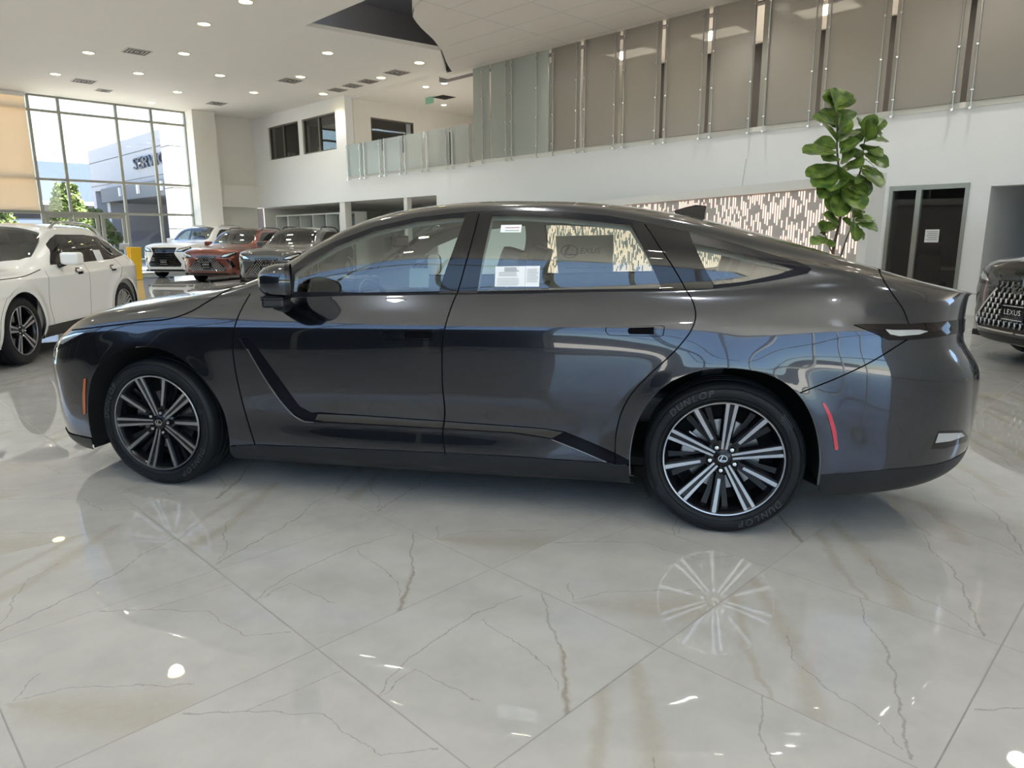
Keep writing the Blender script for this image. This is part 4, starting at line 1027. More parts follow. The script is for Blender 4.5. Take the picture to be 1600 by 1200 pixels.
def emblem(parent, c, r, m, name='hub_emblem', sgn=-1):
    """oval badge with a slanted L"""
    b = MB(); n = 32
    V = []
    for k in range(n):
        a = 2*PI*k/n
        for q in (1.0, .84): V.append((c[0]+r*1.25*q*math.cos(a), c[1], c[2]+r*q*math.sin(a)))
    b.add(V, [(2*k, 2*k+1, (2*k+3) % (2*n), (2*k+2) % (2*n)) for k in range(n)])
    P = [(-.15, .80), (.12, .80), (-.42, -.38), (.95, -.38), (.80, -.62), (-.85, -.62)]
    b.prism([(x*r, y*r) for x, y in P], lambda x, y, h: (c[0]+x, c[1]+h, c[2]+y), -.0004, .0)
    return b.build(name, m, parent)

# ---------------------------------------------------------------- the grey saloon
HEAD = np.array([-0.52424238, 0.85156909]); RIGHT = np.array([0.85156909, 0.52424238])
FAX = np.array([1.22815229, 3.9528956])+.925*RIGHT
def car_world(P, side=1):
    """surface coordinates (u, y towards the car's left, z) -> world"""
    P = np.asarray(P, float)
    xy = FAX+(-P[..., 0:1])*HEAD+(-side*P[..., 1:2])*RIGHT
    return np.concatenate([xy, P[..., 2:3]], -1)
def to_px(Wp):
    d = Wp-CPOS; z = d@CF
    return np.stack([800+FPX*(d@CR)/z, 600-FPX*(d@CU)/z], -1)

def build_saloon():
    S = Surf(saloon_rows(), saloon_bumps())
    car = thing('grey_sedan', 'dark grey fastback sedan parked broadside in the middle of the showroom floor', 'car')
    car.matrix_world = frame_of(FAX, HEAD)
    px = lambda P: to_px(car_world(P))
    # mask: facing the camera
    Wd = car_world(S.P); Nw = S.N[..., 0:1]*np.array([*(-HEAD), 0])+S.N[..., 1:2]*np.array([*(-RIGHT), 0])+S.N[..., 2:3]*np.array([0, 0, 1.0])
    front = ((CPOS-Wd)*Nw).sum(-1) > 0
    V = S.view(px, front)
    TV = S.view(lambda P: P[..., :2])
    def mp(P, sm=True, step=10, view=V):
        P = np.asarray(P, float); Q = catmull(P, step) if sm else lin(P, step)
        return S.inv(view, Q)
    def poly(P, step=12): P = list(P)+[P[0]]; return mp(P, False, step)
    def seam(P, w=1.1, sm=True, step=8):
        Q = catmull(P, step) if sm else lin(P, step)
        q = strip(Q, w); return S.inv(V, q)
    A, B = S.A, S.B
    R = []
    def add(name, m, pl, of=0.0): R.append((name, m, pl, of))
    # wheel arch openings
    fa = [(148, 700), (141, 672), (137.5, 635), (139, 612), (145, 587), (155, 570), (172, 555), (195, 545), (220, 541.5), (237, 543), (262, 550), (287, 564), (312, 586), (332, 611), (350, 645), (357, 675), (360, 702)]
    ra = [(984, 760), (984, 707), (990, 675), (1005, 642), (1025, 615), (1050, 596), (1087, 581), (1125, 575.5), (1162, 577), (1205, 587), (1234, 603.5), (1255, 625), (1270, 652), (1280, 690), (1283, 724), (1281, 748), (1277, 775)]
    fq = mp(fa); rq = mp(ra)
    fpoly = np.vstack([fq, [[fq[-1][0], -.01], [fq[0][0], -.01]]]); rpoly = np.vstack([rq, [[rq[-1][0], -.01], [rq[0][0], -.01]]])
    add(None, M['seam'], fpoly); add(None, M['seam'], rpoly)
    # glass
    fg = [(459, 456), (461, 428), (482, 411), (525, 385), (587, 361), (650, 347), (700, 341), (727, 339), (712, 380), (697, 421), (686, 455), (570, 457)]
    rg = [(769, 337.5), (800, 337), (875, 340.5), (925, 345.5), (985, 352), (1003, 384), (1020, 420), (1034, 450.5), (925, 452), (800, 454), (746, 455), (755, 400)]
    qg = [(1084, 382), (1131, 390), (1175, 401), (1206, 411), (1240, 420.5), (1215, 429), (1163, 440), (1116, 445), (1103, 423)]
    add('front_door_window', M['car_glass'], poly(fg)); add('rear_door_window', M['car_glass'], poly(rg)); add('quarter_window', M['car_glass'], poly(qg))
    # seams
    gap = [
        [(391, 459), (380, 478), (370, 500), (365, 520), (364, 548), (368, 580), (381, 637), (397, 690), (400, 699)],
        [(749, 333), (738, 375), (727, 415), (716, 453), (707, 475), (697, 505), (692, 530), (690.5, 570), (691.5, 605), (695, 650), (692, 672), (696, 713)],
        [(1007, 350), (1030, 385), (1052, 418), (1071, 451), (1084, 475), (1087, 495), (1082, 512), (1062, 540), (1035, 567), (1005, 595), (987, 615), (972, 642), (963, 675), (961, 726)],
        [(112, 516), (175, 508.5), (220, 503), (270, 497), (300, 486), (325, 471), (357, 453), (385, 443)],
        [(146, 523), (149, 538), (154, 556)],
        [(1372, 420), (1380, 437), (1395, 460), (1412, 485), (1420, 506)],
        [(1250, 614), (1275, 604), (1305, 592), (1360, 566), (1417, 531)],
    ]
    gq = [seam(g) for g in gap]
    for g in gq[:3]: add('panel_gap', M['seam'], g, -.0005)
    for g in gq[3:]: add('panel_gap', M['seam'], g, -.0005)
    # blackout around the side glass
    dlo = [(437, 466), (436, 452), (446, 430), (457, 417), (482, 397.5), (525, 376.5), (587, 354), (650, 340), (712, 333), (750, 330), (800, 328.5), (875, 330.5), (950, 337), (1012, 348.5), (1075, 361), (1125, 374), (1200, 396), (1245, 409), (1262, 416), (1268, 421), (1262, 427), (1232, 434), (1200, 440), (1150, 447.5), (1100, 453), (1050, 455), (925, 456.5), (800, 459.5), (687, 460.5), (550, 462)]
    bpl = [(729, 334), (770, 332), (747, 458), (684, 459)]
    add('door_pillar_cover', M['gloss_black'], poly([(727.5, 334.5), (769, 331.5), (746, 457.5), (685.5, 458)]), .0015)
    add('door_pillar_cover', M['gloss_black'], poly([(985.5, 345), (1010, 349), (1077, 363), (1083, 382), (1115, 446), (1114, 451), (1035, 453.5), (1020, 420), (1003, 384)]), .0015)
    add('window_trim', M['frame_rubber'], poly(dlo), .001)
    add('accent_edge', M['machined'], seam([(386, 545), (412, 589.5), (437, 625.5), (449, 640), (460, 650.5), (475, 658.5), (490, 660)], .5), .0)
    add('accent_edge', M['machined'], seam([(862, 687), (900, 702), (948, 722.5)], .5), .0)
    add('accent_painted_shadow', M['seam'], seam([(384, 526.5), (400, 542), (433, 588), (467, 635), (487, 646), (560, 649), (695, 658.5), (800, 666), (850, 670), (882, 675), (925, 692.5), (960, 708), (984, 720.5)], .9, False), -.003)  # black strip painted as the shadow along the trim's upper edge
    # boomerang trim on the doors
    br = [(374, 529), (384, 526), (400, 542), (433, 588), (467, 635), (487, 645), (496, 643.5), (560, 648), (695, 658), (800, 665.5), (850, 669.5), (882, 674.5), (925, 692), (960, 707.5), (984, 720), (985, 726), (961, 726.5), (948, 722), (862, 687), (850, 684.5), (800, 677), (691, 670.5), (505, 660.5), (475, 658), (460, 650), (437, 625), (412, 589)]
    add('door_accent_strip', M['accent_lit'], poly([(497, 646), (560, 650), (695, 659.5), (800, 667), (850, 671), (880, 676), (862, 685), (850, 682.5), (800, 675.5), (691, 669), (505, 658.5), (492, 656)]), -.003)  # level run of the trim: reflected tone put into a lighter, browner black
    add('door_accent_trim', M['accent_shade_black'], poly(br), -.004)  # same trim in a darker, duller black, standing in for its shaded recess
    # rocker
    rk = [(358, 697), (400, 694.5), (500, 699), (696, 707.5), (800, 713), (950, 723.5), (986, 727), (990, 765), (800, 752), (600, 738), (358, 725)]
    add('rocker_panel', M['plastic'], poly(rk), .006)
    # handles
    for h in (((597, 519), (676, 515.5), (679.5, 518), (676, 530), (671, 532), (603, 531), (597, 526)), ((947, 511.5), (1034, 508.5), (1038.5, 511), (1036, 524), (1031, 525.5), (952, 524), (946.5, 518))):
        q = poly(h); add('door_handle_recess', M['seam'], strip(np.vstack([q, q[:1]]), .0022), -.001)
    for h in (((631, 518.5), (672, 517), (676, 519), (674, 527.5), (671, 529), (632, 528.5), (629, 525)), ((983, 512), (1022, 511), (1022, 522.5), (983, 522), (980.5, 517))):
        add('door_handle_recess', M['seam'], poly(h), -.004)
    add('door_handle', M['paint_grey'], poly([(600, 521), (627, 519.5), (627, 529.5), (604, 529.5), (600, 526)]), .001)
    add('door_handle', M['paint_grey'], poly([(950, 513), (979, 512), (981, 522), (953, 522.5)]), .001)
    # tail lamp
    tl = [(1333.5, 507.5), (1350, 506.5), (1417, 506.5), (1460, 504), (1500, 499), (1515, 497.5), (1519, 506), (1515, 512), (1500, 520), (1470, 526), (1450, 529), (1420, 531.5), (1390, 531.5), (1360, 518)]
    tq = poly(tl)
    nl = [(1382, 514.5), (1400, 515.5), (1436, 515), (1452, 517.5), (1436, 523), (1405, 525.5), (1390, 522.5)]
    add('tail_lamp_reflector', M['lamp_clear'], poly(nl), .001)
    lb = mp([(1490, 500.5), (1490, 521)], False, 99)
    add('tail_lamp', M['dark_red_lens'], tq, .004)
    add('light_bar', M['dark_red_lens'], np.array([[lb[0][0], lb[0][1]], [A, lb[0][1]], [A, lb[-1][1]], [lb[0][0], lb[-1][1]]]), .0035)
    # rear reflector / low lamp
    add('reversing_lamp', M['lamp_clear'], poly([(1466, 677), (1502, 676), (1507, 681), (1485, 689), (1461, 692)]), .002)
    add('bumper_pocket', M['gloss_black'], poly([(1466, 673), (1504, 672), (1513, 682), (1510, 690), (1477, 701), (1454, 702), (1456, 697)]), .0)
    add('side_marker', M['red_lens'], poly([(1284, 629), (1289, 629.5), (1299, 648), (1306, 672), (1309.5, 700), (1308, 703.5), (1304, 702), (1300, 676), (1294, 652)]), .003)
    add('side_marker', M['amber'], poly([(131.5, 592), (135, 591), (134, 612), (134.5, 646), (131, 648), (129.5, 620)]), .003)
    # head lamp
    hl = [(83, 549), (94, 527), (113, 520), (150, 514), (162, 511), (140, 522), (100, 541.5)]
    add('headlamp', M['lamp_clear'], poly([(92, 536), (97, 528), (120, 521), (132, 520), (112, 530), (98, 538)]), .003)
    add('headlamp', M['gloss_black'], poly(hl), .002)
    # lower bumpers
    add('rear_diffuser', M['plastic'], np.vstack([mp([(1279, 742), (1340, 738), (1400, 732), (1450, 727), (1475, 722), (1495, 713), (1512, 704)]), [[A, mp([(1508, 706)]*2)[0][1]], [A, 0], [rq[-1][0]-.05, 0]]]), .002)
    lipb = mp([(97, 673), (120, 680), (150, 686)])
    add('front_bumper_lip', M['plastic'], np.vstack([[[0, lipb[0][1]]], lipb, [[fq[0][0]+.05, 0], [0, 0]]]), .006)
    # glass front and rear, from above
    ws = S.inv(TV, lin([(.06, .01), (.07, .2), (.13, .42), (.22, .58), (.36, .70), (.55, .70), (.80, .665), (1.06, .585), (1.16, .55), (1.13, .3), (1.12, .01)], .06))
    wsp = np.vstack([ws, [[ws[-1][0], B], [ws[0][0], B]]])
    add('windshield', M['wind_glass'], wsp)
    rw = S.inv(TV, lin([(2.98, .01), (3.00, .3), (3.05, .50), (3.30, .56), (3.55, .56), (3.64, .50), (3.68, .3), (3.70, .01)], .06))
    add('rear_window', M['car_glass_dark'], np.vstack([rw, [[rw[-1][0], B], [rw[0][0], B]]]))
    # body panels
    def asb(q): return q
    hood_line = mp(gap[3]); 
    cowl = S.inv(TV, lin([(.40, .74), (.36, .70), (.22, .58), (.13, .42), (.07, .2), (.06, .01)], .06))
    add('hood', M['paint_grey'], np.vstack([[[0, hood_line[0][1]]], hood_line, cowl, [[cowl[-1][0], B], [0, B]]]))
    trunk = mp(gap[5]); te = mp([(1420, 506), (1460, 504), (1515, 497.5)])
    top0 = S.inv(TV, np.array([(3.72, .50), (3.73, .3), (3.74, .01)]))
    add('trunk_lid', M['paint_grey'], np.vstack([trunk, te, [[A, te[-1][1]], [A, B], [top0[-1][0], B]], top0[::-1]]))
    rbl = mp(gap[6]); rb2 = mp([(1417, 531), (1450, 529), (1500, 520), (1515, 512)])
    add('rear_bumper', M['paint_grey'], np.vstack([rq[-4:][::-1][-1:], rbl, rb2, [[A, rb2[-1][1]], [A, 0], [rq[-1][0], 0]], rq[10:][::-1]]))
    fb = mp([(112, 516), (146, 521)]); fb2 = mp(gap[4])
    add('front_bumper', M['paint_grey'], np.vstack([[[0, fb[0][1]]], fb, fb2, fq[5::-1], [[fq[0][0], 0], [0, 0]]]))
    def between(g0, g1):
        a = mp(gap[g0]); b = mp(gap[g1]) ; return a, b
    g0, g1, g2 = mp(gap[0]), mp(gap[1]), mp(gap[2])
    belt = mp([(391, 459), (550, 460), (716, 459)]); belt2 = mp([(716, 459), (925, 455.5), (1071, 452)])
    i1 = np.argmin(abs(g1-belt[-1]).sum(1)); i2 = np.argmin(abs(g2-belt2[-1]).sum(1))
    add('front_door', M['paint_grey'], np.vstack([g0[::-1], belt, g1[i1:], mp([(696, 713), (550, 703), (400, 698)])]))
    add('rear_door', M['paint_grey'], np.vstack([g1[i1:][::-1], belt2, g2[i2:], mp([(961, 726), (850, 718), (696, 712)])]))
    # front fender = everything forward of the door seam and below the hood seam
    add('front_fender', M['paint_grey'], np.vstack([hood_line[::-1][:0], [[0, 0], [g0[-1][0]+.02, 0]], g0[::-1], mp([(391, 459), (415, 448)]), hood_line[::-1], [[0, hood_line[0][1]]]]))
    rf = S.inv(TV, lin([(.36, .74), (.60, .745), (.99, .70), (1.76, .655), (2.57, .655), (2.95, .665), (3.0, .50), (2.98, .01)], .08))
    add('roof', M['paint_grey'], np.vstack([rf, [[rf[-1][0], B], [rf[0][0], B]]]))
    skin(S, R, car, ('quarter_panel', M['paint_grey']), ga=300, gt=104)
    # inner lining, slightly inside the sheet: pillars, door cards, roof lining
    lin_reg = [(None, M['seam'], r[2]) for r in R if r[0] in ('front_door_window', 'rear_door_window', 'quarter_window', 'windshield', 'rear_window')]
    a0 = S.inv(TV, np.array([(-.05, .8)]))[0][0]; a1 = S.inv(TV, np.array([(3.45, .5)]))[0][0]
    lin_reg += [(None, M['seam'], np.array([[0, 0], [a0, 0], [a0, B], [0, B]])), (None, M['seam'], np.array([[a1, 0], [A, 0], [A, B], [a1, B]]))]
    lin_reg += [(None, M['seam'], fpoly), (None, M['seam'], rpoly)]
    hl0 = S.inv(TV, np.array([(1.0, .62)]))[0][1]
    lin_reg += [('interior_lining', M['headliner'], np.array([[a0, hl0], [a1, hl0], [a1, B], [a0, B]]), -.035)]
    lin_reg = [(n, m, p, -.035) if n else (n, m, p) for n, m, p, *_ in lin_reg]
    skinS = skin(S, [r if r[0] else r for r in lin_reg], car, ('interior_lining', M['interior']), ga=120, gt=50, offdef=-.03)
    # arch liners and flanges
    for q, uc in ((fq, 0.0), (rq, 2.95)):
        P = S.samp(q); Nn = S.samp(q, S.N)
        for sg in (-1, 1):
            b = MB(); rows = []
            for d, rr_ in ((0, 0), (.012, 0.004), (.03, .012), (.12, .02), (.30, .02), (.42, .0)):
                rr = []
                for p in P:
                    c = np.array([uc, 0, .345]); o = np.array([p[0]-uc, 0, p[2]-.345]); L = np.linalg.norm(o); o = o/L
                    rr.append((p[0]+o[0]*rr_, -sg*(p[1]-d), p[2]+o[2]*rr_))
                rows.append(rr)
            n = len(P); V = [v for r in rows for v in r]
            b.add(V, [(i*n+k, i*n+k+1, (i+1)*n+k+1, (i+1)*n+k) for i in range(len(rows)-1) for k in range(n-1)])
            # inner disc
            c = len(b.V); b.V.append((uc, rows[-1][0][1], .3)); b.F += [((len(rows)-1)*n+k, (len(rows)-1)*n+k+1, c) for k in range(n-1)]
            b.build('arch_liner', M['liner'], car, smooth=True)
    # underbody
    ia = np.linspace(0, S.na-1, 60).astype(int); e = S.P[ia, 2]; V = []
    for p in e: V += [(p[0], -max(p[1]-.02, 0), p[2]+.01), (p[0], max(p[1]-.02, 0), p[2]+.01)]
    V = [(x, (math.copysign(min(abs(y), .66), y) if (abs(x) < .44 or abs(x-2.95) < .44) else y), z) for x, y, z in V]
    MB().add(V, [(2*k, 2*k+1, 2*k+3, 2*k+2) for k in range(59)]).build('underbody', M['underbody'], car)
    # wheels
    LF = [('DUNLOP', 2.75, .307, .043, M['rubber_raised']), ('DUNLOP', -.75, .307, .043, M['rubber_raised'])]
    LR = [('DUNLOP', 2.10, .307, .043, M['rubber_raised']), ('DUNLOP', -.95, .307, .043, M['rubber_raised'])]
    wheel(car, (0, -.925, .350), -1, rot=math.radians(-106)+0, letters=[(t, PI-a, r, s, m) for t, a, r, s, m in LF] and LF, hubrot=0)
    wheel(car, (2.95, -.925, .350), -1, rot=math.radians(84), letters=LR)
    wheel(car, (0, .925, .350), 1, rot=.3, simple=True); wheel(car, (2.95, .925, .350), 1, rot=.7, simple=True)
    return S, car, mp
S_, CAR, MP = build_saloon()
def dress_saloon(S, car, mp):
    """mirror, fin, stickers, cabin; local x rearwards, y to the car's right, z up (near side is -y)"""
    Minv = np.array(car.matrix_world.inverted())
    def loc(W): W = np.asarray(W, float); return Minv[:3, :3]@W+Minv[:3, 3]
    def onplane(x, y, yc):
        d = pray(x, y); n = np.array([*RIGHT, 0]); o = np.array([*(FAX-yc*RIGHT), 0]); t = ((o-CPOS)@n)/(d@n); return loc(CPOS+t*d)
    # --- door mirrors
    c = onplane(431, 440, 1.03)
    for sg in (-1, 1):
        cx, cy, cz = c[0], sg*1.03, c[2]
        m = bpy.data.objects.new('door_mirror', None); COL.objects.link(m); m.parent = car; m.location = (cx, cy, cz); m.rotation_euler = (0, 0, .30 if sg < 0 else 0)
        V = []; F = []; nu, nv = 20, 14
        for i in range(nv+1):
            f = i/nv; x = -.085+.135*f                       # nose of the shell to the glass
            r = (1-(1-f)**2.6)**(1/2.6) if f < 1 else 1.0
            for k in range(nu):
                a = 2*PI*k/nu; ca, sa = math.cos(a), math.sin(a); e = .62
                yy = abs(ca)**e*math.copysign(1, ca)*.108*r; zz = abs(sa)**e*math.copysign(1, sa)*.080*r
                V.append((x-.02*yy/.118*sg*-1, yy, zz+.006*f))
        for i in range(nv):
            for k in range(nu): F.append((i*nu+k, i*nu+(k+1) % nu, (i+1)*nu+(k+1) % nu, (i+1)*nu+k))
        b = MB(); b.add(V, F); b.build('mirror_shell', M['paint_grey'], m, smooth=True)
        b = MB(); b.add([V[nv*nu+k] for k in range(nu)]+[(v[0]+.022, v[1]*.97, v[2]*.97) for v in V[nv*nu:]], [(k, (k+1) % nu, nu+(k+1) % nu, nu+k) for k in range(nu)]); b.build('mirror_rim', M['gloss_black'], m, smooth=True)
        b = MB(); b.add([(v[0]+.016, v[1]*.95, v[2]*.95) for v in V[nv*nu:]], [tuple(range(nu))]); b.build('mirror_glass', M['chrome'], m)
        b = MB(); b.box(-.055, .05, -.080, .070, -.120, -.062); b.build('mirror_base', M['plastic'], m, bevel=.012)
        b = MB(); P = [(.0, -sg*.02, -.10), (.0, -sg*.07, -.115), (.0, -sg*.14, -.125)]; b.tube(P, [.040, .036, .036], 12); b.build('mirror_foot', M['plastic'], m, smooth=True)
        for z in (-.082, -.070): MB().box(-.057, .052, -.082, .072, z, z+.003).build('base_groove', M['seam'], m)
    # --- shark fin aerial
    P = [onplane(x, y, 0.0) for x, y in [(1052, 329.5), (1070, 324), (1087, 320), (1104, 321.5), (1101, 338), (1101, 346), (1060, 338)]]
    b = MB(); n = len(P); z0 = min(p[2] for p in P)
    V = []
    for sg in (-1, 1):
        for p in P: V.append((p[0], sg*(.004+.032*max(0, 1-(p[2]-z0)/.07)), p[2]))
    tr = tessellate_polygon([[Vector((p[0], p[2], 0)) for p in P]])
    b.add(V, [tuple(q) for q in tr]+[tuple(i+n for i in q[::-1]) for q in tr]+[(i, (i+1) % n, (i+1) % n+n, i+n) for i in range(n)])
    b.build('roof_aerial', M['gloss_black'], car, bevel=.004)
    # --- papers on the side glass (patches follow the glass)
    def patch(name, quad, m, of, nx=8, ny=5, parent=None, side=1):
        q = np.array(quad, float); pts = []
        for j in range(ny+1):
            for i in range(nx+1):
                f, g = i/nx, j/ny; pts.append((q[0]*(1-f)+q[1]*f)*(1-g)+(q[3]*(1-f)+q[2]*f)*g)
        ab = mp(np.array(pts), False, 1e9) if False else INVM(pts)
        P = S.samp(ab)+S.samp(ab, S.N)*of; k = nx+1
        return link_mesh(name, [(p[0], -p[1], p[2]) for p in P], [(j*k+i, j*k+i+1, (j+1)*k+i+1, (j+1)*k+i) for j in range(ny) for i in range(nx)], m, parent)
    PXV = S.view(lambda P: to_px(car_world(P)), ((CPOS-car_world(S.P))*(S.N[..., 0:1]*np.array([*(-HEAD), 0])+S.N[..., 1:2]*np.array([*(-RIGHT), 0])+S.N[..., 2:3]*np.array([0, 0, 1.0]))).sum(-1) > 0)
    def INVM(pts): return S.inv(PXV, np.array(pts))
    def sub(quad, u0, u1, v0, v1):
        q = np.array(quad, float); f = lambda u, v: (q[0]*(1-u)+q[1]*u)*(1-v)+(q[3]*(1-u)+q[2]*u)*v
        return [f(u0, v0), f(u1, v0), f(u1, v1), f(u0, v1)]
    A4 = [(774.5, 416.5), (844, 415.5), (842.5, 448), (773, 448)]
    sheet = patch('window_document', A4, M['paper'], .002, parent=car)
    rs = random.Random(11)
    for k in range(6): patch('print_line', sub(A4, .08 if k > 2 else .2, .42+.12*rs.random(), .07+.075*k, .10+.075*k), M['ink_faint'] if k > 2 else M['ink'], .003, 6, 1, sheet)
    for k in range(5): patch('print_line', sub(A4, .05, .52+.03*rs.random(), .60+.075*k, .622+.075*k), M['ink_faint'], .003, 6, 1, sheet)
    for k in range(9): patch('print_line', sub(A4, .72, .93+.04*rs.random(), .15+.075*k, .175+.075*k), M['ink_faint'], .003, 6, 1, sheet)
    patch('fold_line', sub(A4, .675, .682, .03, .97), M['ink_faint'], .003, 1, 5, sheet)
    A5 = [(783, 352), (815.5, 351.5), (814, 363.5), (782, 363.5)]
    tag_ = patch('window_label', A5, M['paper'], .002, parent=car)
    for k in range(2): patch('print_line', sub(A5, .22, .9, .33+.38*k, .45+.38*k), mat('ink_red', (.5, .25, .28), .6) if k == 0 else M['ink_faint'], .003, 5, 1, tag_)
    patch('window_decal', [(640, 419), (671, 419), (669, 449), (638.5, 449)], glassmat('pale_decal', (.75, .85, .85), .7, .2, .35, (.7, .8, .8)), -.004, parent=car)
    # large price sheet inside the far rear window, seen from behind
    Q = [onplane(x, y, -.70) for x, y in [(868, 369), (959, 367), (957, 425), (872, 427)]]
    sh = link_mesh('price_sheet', Q, [(0, 1, 2, 3)], mat('sheet_grey_green', (.80, .82, .77), .8, noise=.04), car)
    V, F = text_mesh('LEXUS', 1.0, .25, spacing=1.0)
    ex = (np.array(Q[1])-Q[0]); ey = (np.array(Q[0])-Q[3]); o = (Q[0]+Q[1]+Q[2]+Q[3])/4; Lx = np.linalg.norm(ex); ex = ex/Lx; ey = ey/np.linalg.norm(ey)
    wx = max(v[0] for v in V)*2; sc = Lx*.46/wx
    inkg = mat('ink_soft', (.16, .17, .155), .8)
    link_mesh('price_sheet_print', [o+ex*(x*sc+Lx*.05)+ey*(y*sc*.9+.02)-np.array([0, .004, 0]) for x, y, z in V], F, inkg, sh)
    b = MB(); r = .055; cc = o-ex*Lx*.26+ey*.02
    V = []
    for k in range(28):
        a = 2*PI*k/28
        for f in (1, .88): V.append(cc+ex*r*1.1*f*math.cos(a)+ey*r*.8*f*math.sin(a)-np.array([0, .004, 0]))
    b.add(V, [(2*k, 2*k+1, (2*k+3) % 56, (2*k+2) % 56) for k in range(28)])
    PL = [(-.15, .80), (.12, .80), (-.42, -.38), (.95, -.38), (.80, -.62), (-.85, -.62)]
    b.prism([(x*r, y*r*.8) for x, y in PL], lambda x, y, h: cc+ex*x+ey*y-np.array([0, .004+h, 0]), 0, .001); b.build('price_sheet_print', inkg, sh)
    for k in range(3): b = MB(); p = o-ey*(.09+.045*k); b.obox(p-np.array([0, .003, 0]), ex, ey, np.array([0, 1, 0]), Lx*(.36-.05*k), .0018, .0008); b.build('price_sheet_print', inkg, sh)
    # --- cabin
    def seat(ux, yy, name, rear=False):
        t = bpy.data.objects.new(name, None); COL.objects.link(t); t.parent = car; t.location = (ux, yy, 0)
        b = MB(); b.box(-.12, .40, -.25, .25, .42, .58); b.build('cushion', M['seat'], t, bevel=.05, seg=3)
        ax, az_ = np.array([.95, 0, -.30]), np.array([.30, 0, .95])
        def prof(z0, z1, w0, w1, d, base):
            V = []; n_ = 8
            for i in range(n_+1):
                f = i/n_; w = w0+(w1-w0)*f; o = base+az_*(z0+(z1-z0)*f); w *= (1-.25*max(0, f-.8)/.2)
                for x_, y_ in ((-d, -w*.75), (-d*.4, -w), (d, -w*.9), (d, w*.9), (-d*.4, w), (-d, w*.75)): V.append(o+ax*x_+np.array([0, y_, 0]))
            k = 6; F = [(i*k+j, i*k+(j+1) % k, (i+1)*k+(j+1) % k, (i+1)*k+j) for i in range(n_) for j in range(k)]+[tuple(range(k))[::-1], tuple(n_*k+j for j in range(k))]
            return V, F
        B0 = np.array([.40, 0, .50])
        b = MB(); b.add(*prof(0, .60, .25, .22, .065, B0)); b.build('backrest', M['seat'], t, smooth=True)
        b = MB(); b.add(*prof(.63, .80, .135, .12, .05, B0-ax*.02)); b.build('headrest', M['seat'], t, smooth=True)
        b = MB(); 
        for q in (-.05, .05): b.tube([B0+az_*.55+np.array([0, q, 0]), B0+az_*.66+np.array([0, q, 0])], .007, 6)
        b.build('headrest_post', M['steel'], t)
    for yy in (-.39, .39): seat(1.26, yy, 'front_seat'); seat(2.42, yy, 'rear_seat')
    MB().box(.42, .95, -.74, .74, .72, 1.00).build('dashboard', M['seat'], car, bevel=.06, seg=3)
    MB().box(.50, .80, -.10, .30, .98, 1.09).build('display_screen', M['gloss_black'], car, bevel=.02)
    MB().box(.95, 2.6, -.12, .12, .35, .68).build('centre_console', M['seat'], car, bevel=.04)
    MB().box(.2, 3.3, -.80, .80, .26, .30).build('cabin_floor', M['liner'], car)
    MB().box(3.02, 3.75, -.62, .62, .98, 1.02).build('parcel_shelf', M['seat'], car)
    sw = bpy.data.objects.new('steering_wheel', None); COL.objects.link(sw); sw.parent = car; sw.location = (1.10, -.39, .93); sw.rotation_euler = (0, math.radians(-25), 0)
    b = MB(); V = []; F = []
    n_, m_ = 40, 8
    for i in range(n_):
        a = 2*PI*i/n_
        for j in range(m_): q = 2*PI*j/m_; r = .178+.015*math.cos(q); V.append((.015*math.sin(q), r*math.cos(a), r*math.sin(a)))
    b.add(V, [(i*m_+j, ((i+1) % n_)*m_+j, ((i+1) % n_)*m_+(j+1) % m_, i*m_+(j+1) % m_) for i in range(n_) for j in range(m_)]); b.build('wheel_rim', M['plastic'], sw, smooth=True)
    b = MB(); b.box(-.03, .01, -.07, .07, -.06, .05); b.box(-.02, .0, -.17, .17, -.018, .018); b.box(-.02, 0, -.02, .02, -.17, 0); b.build('wheel_hub', M['seat'], sw, bevel=.01)
    p = onplane(625, 377, 0.0); MB().obox(p, (1, 0, 0), (0, 1, 0), (0, 0, 1), .015, .115, .035).build('rear_view_mirror', M['plastic'], car, bevel=.012); MB().tube([p, p+np.array([-.06, 0, .07])], .01, 6).build('mirror_stalk', M['plastic'], car)
dress_saloon(S_, CAR, MP)
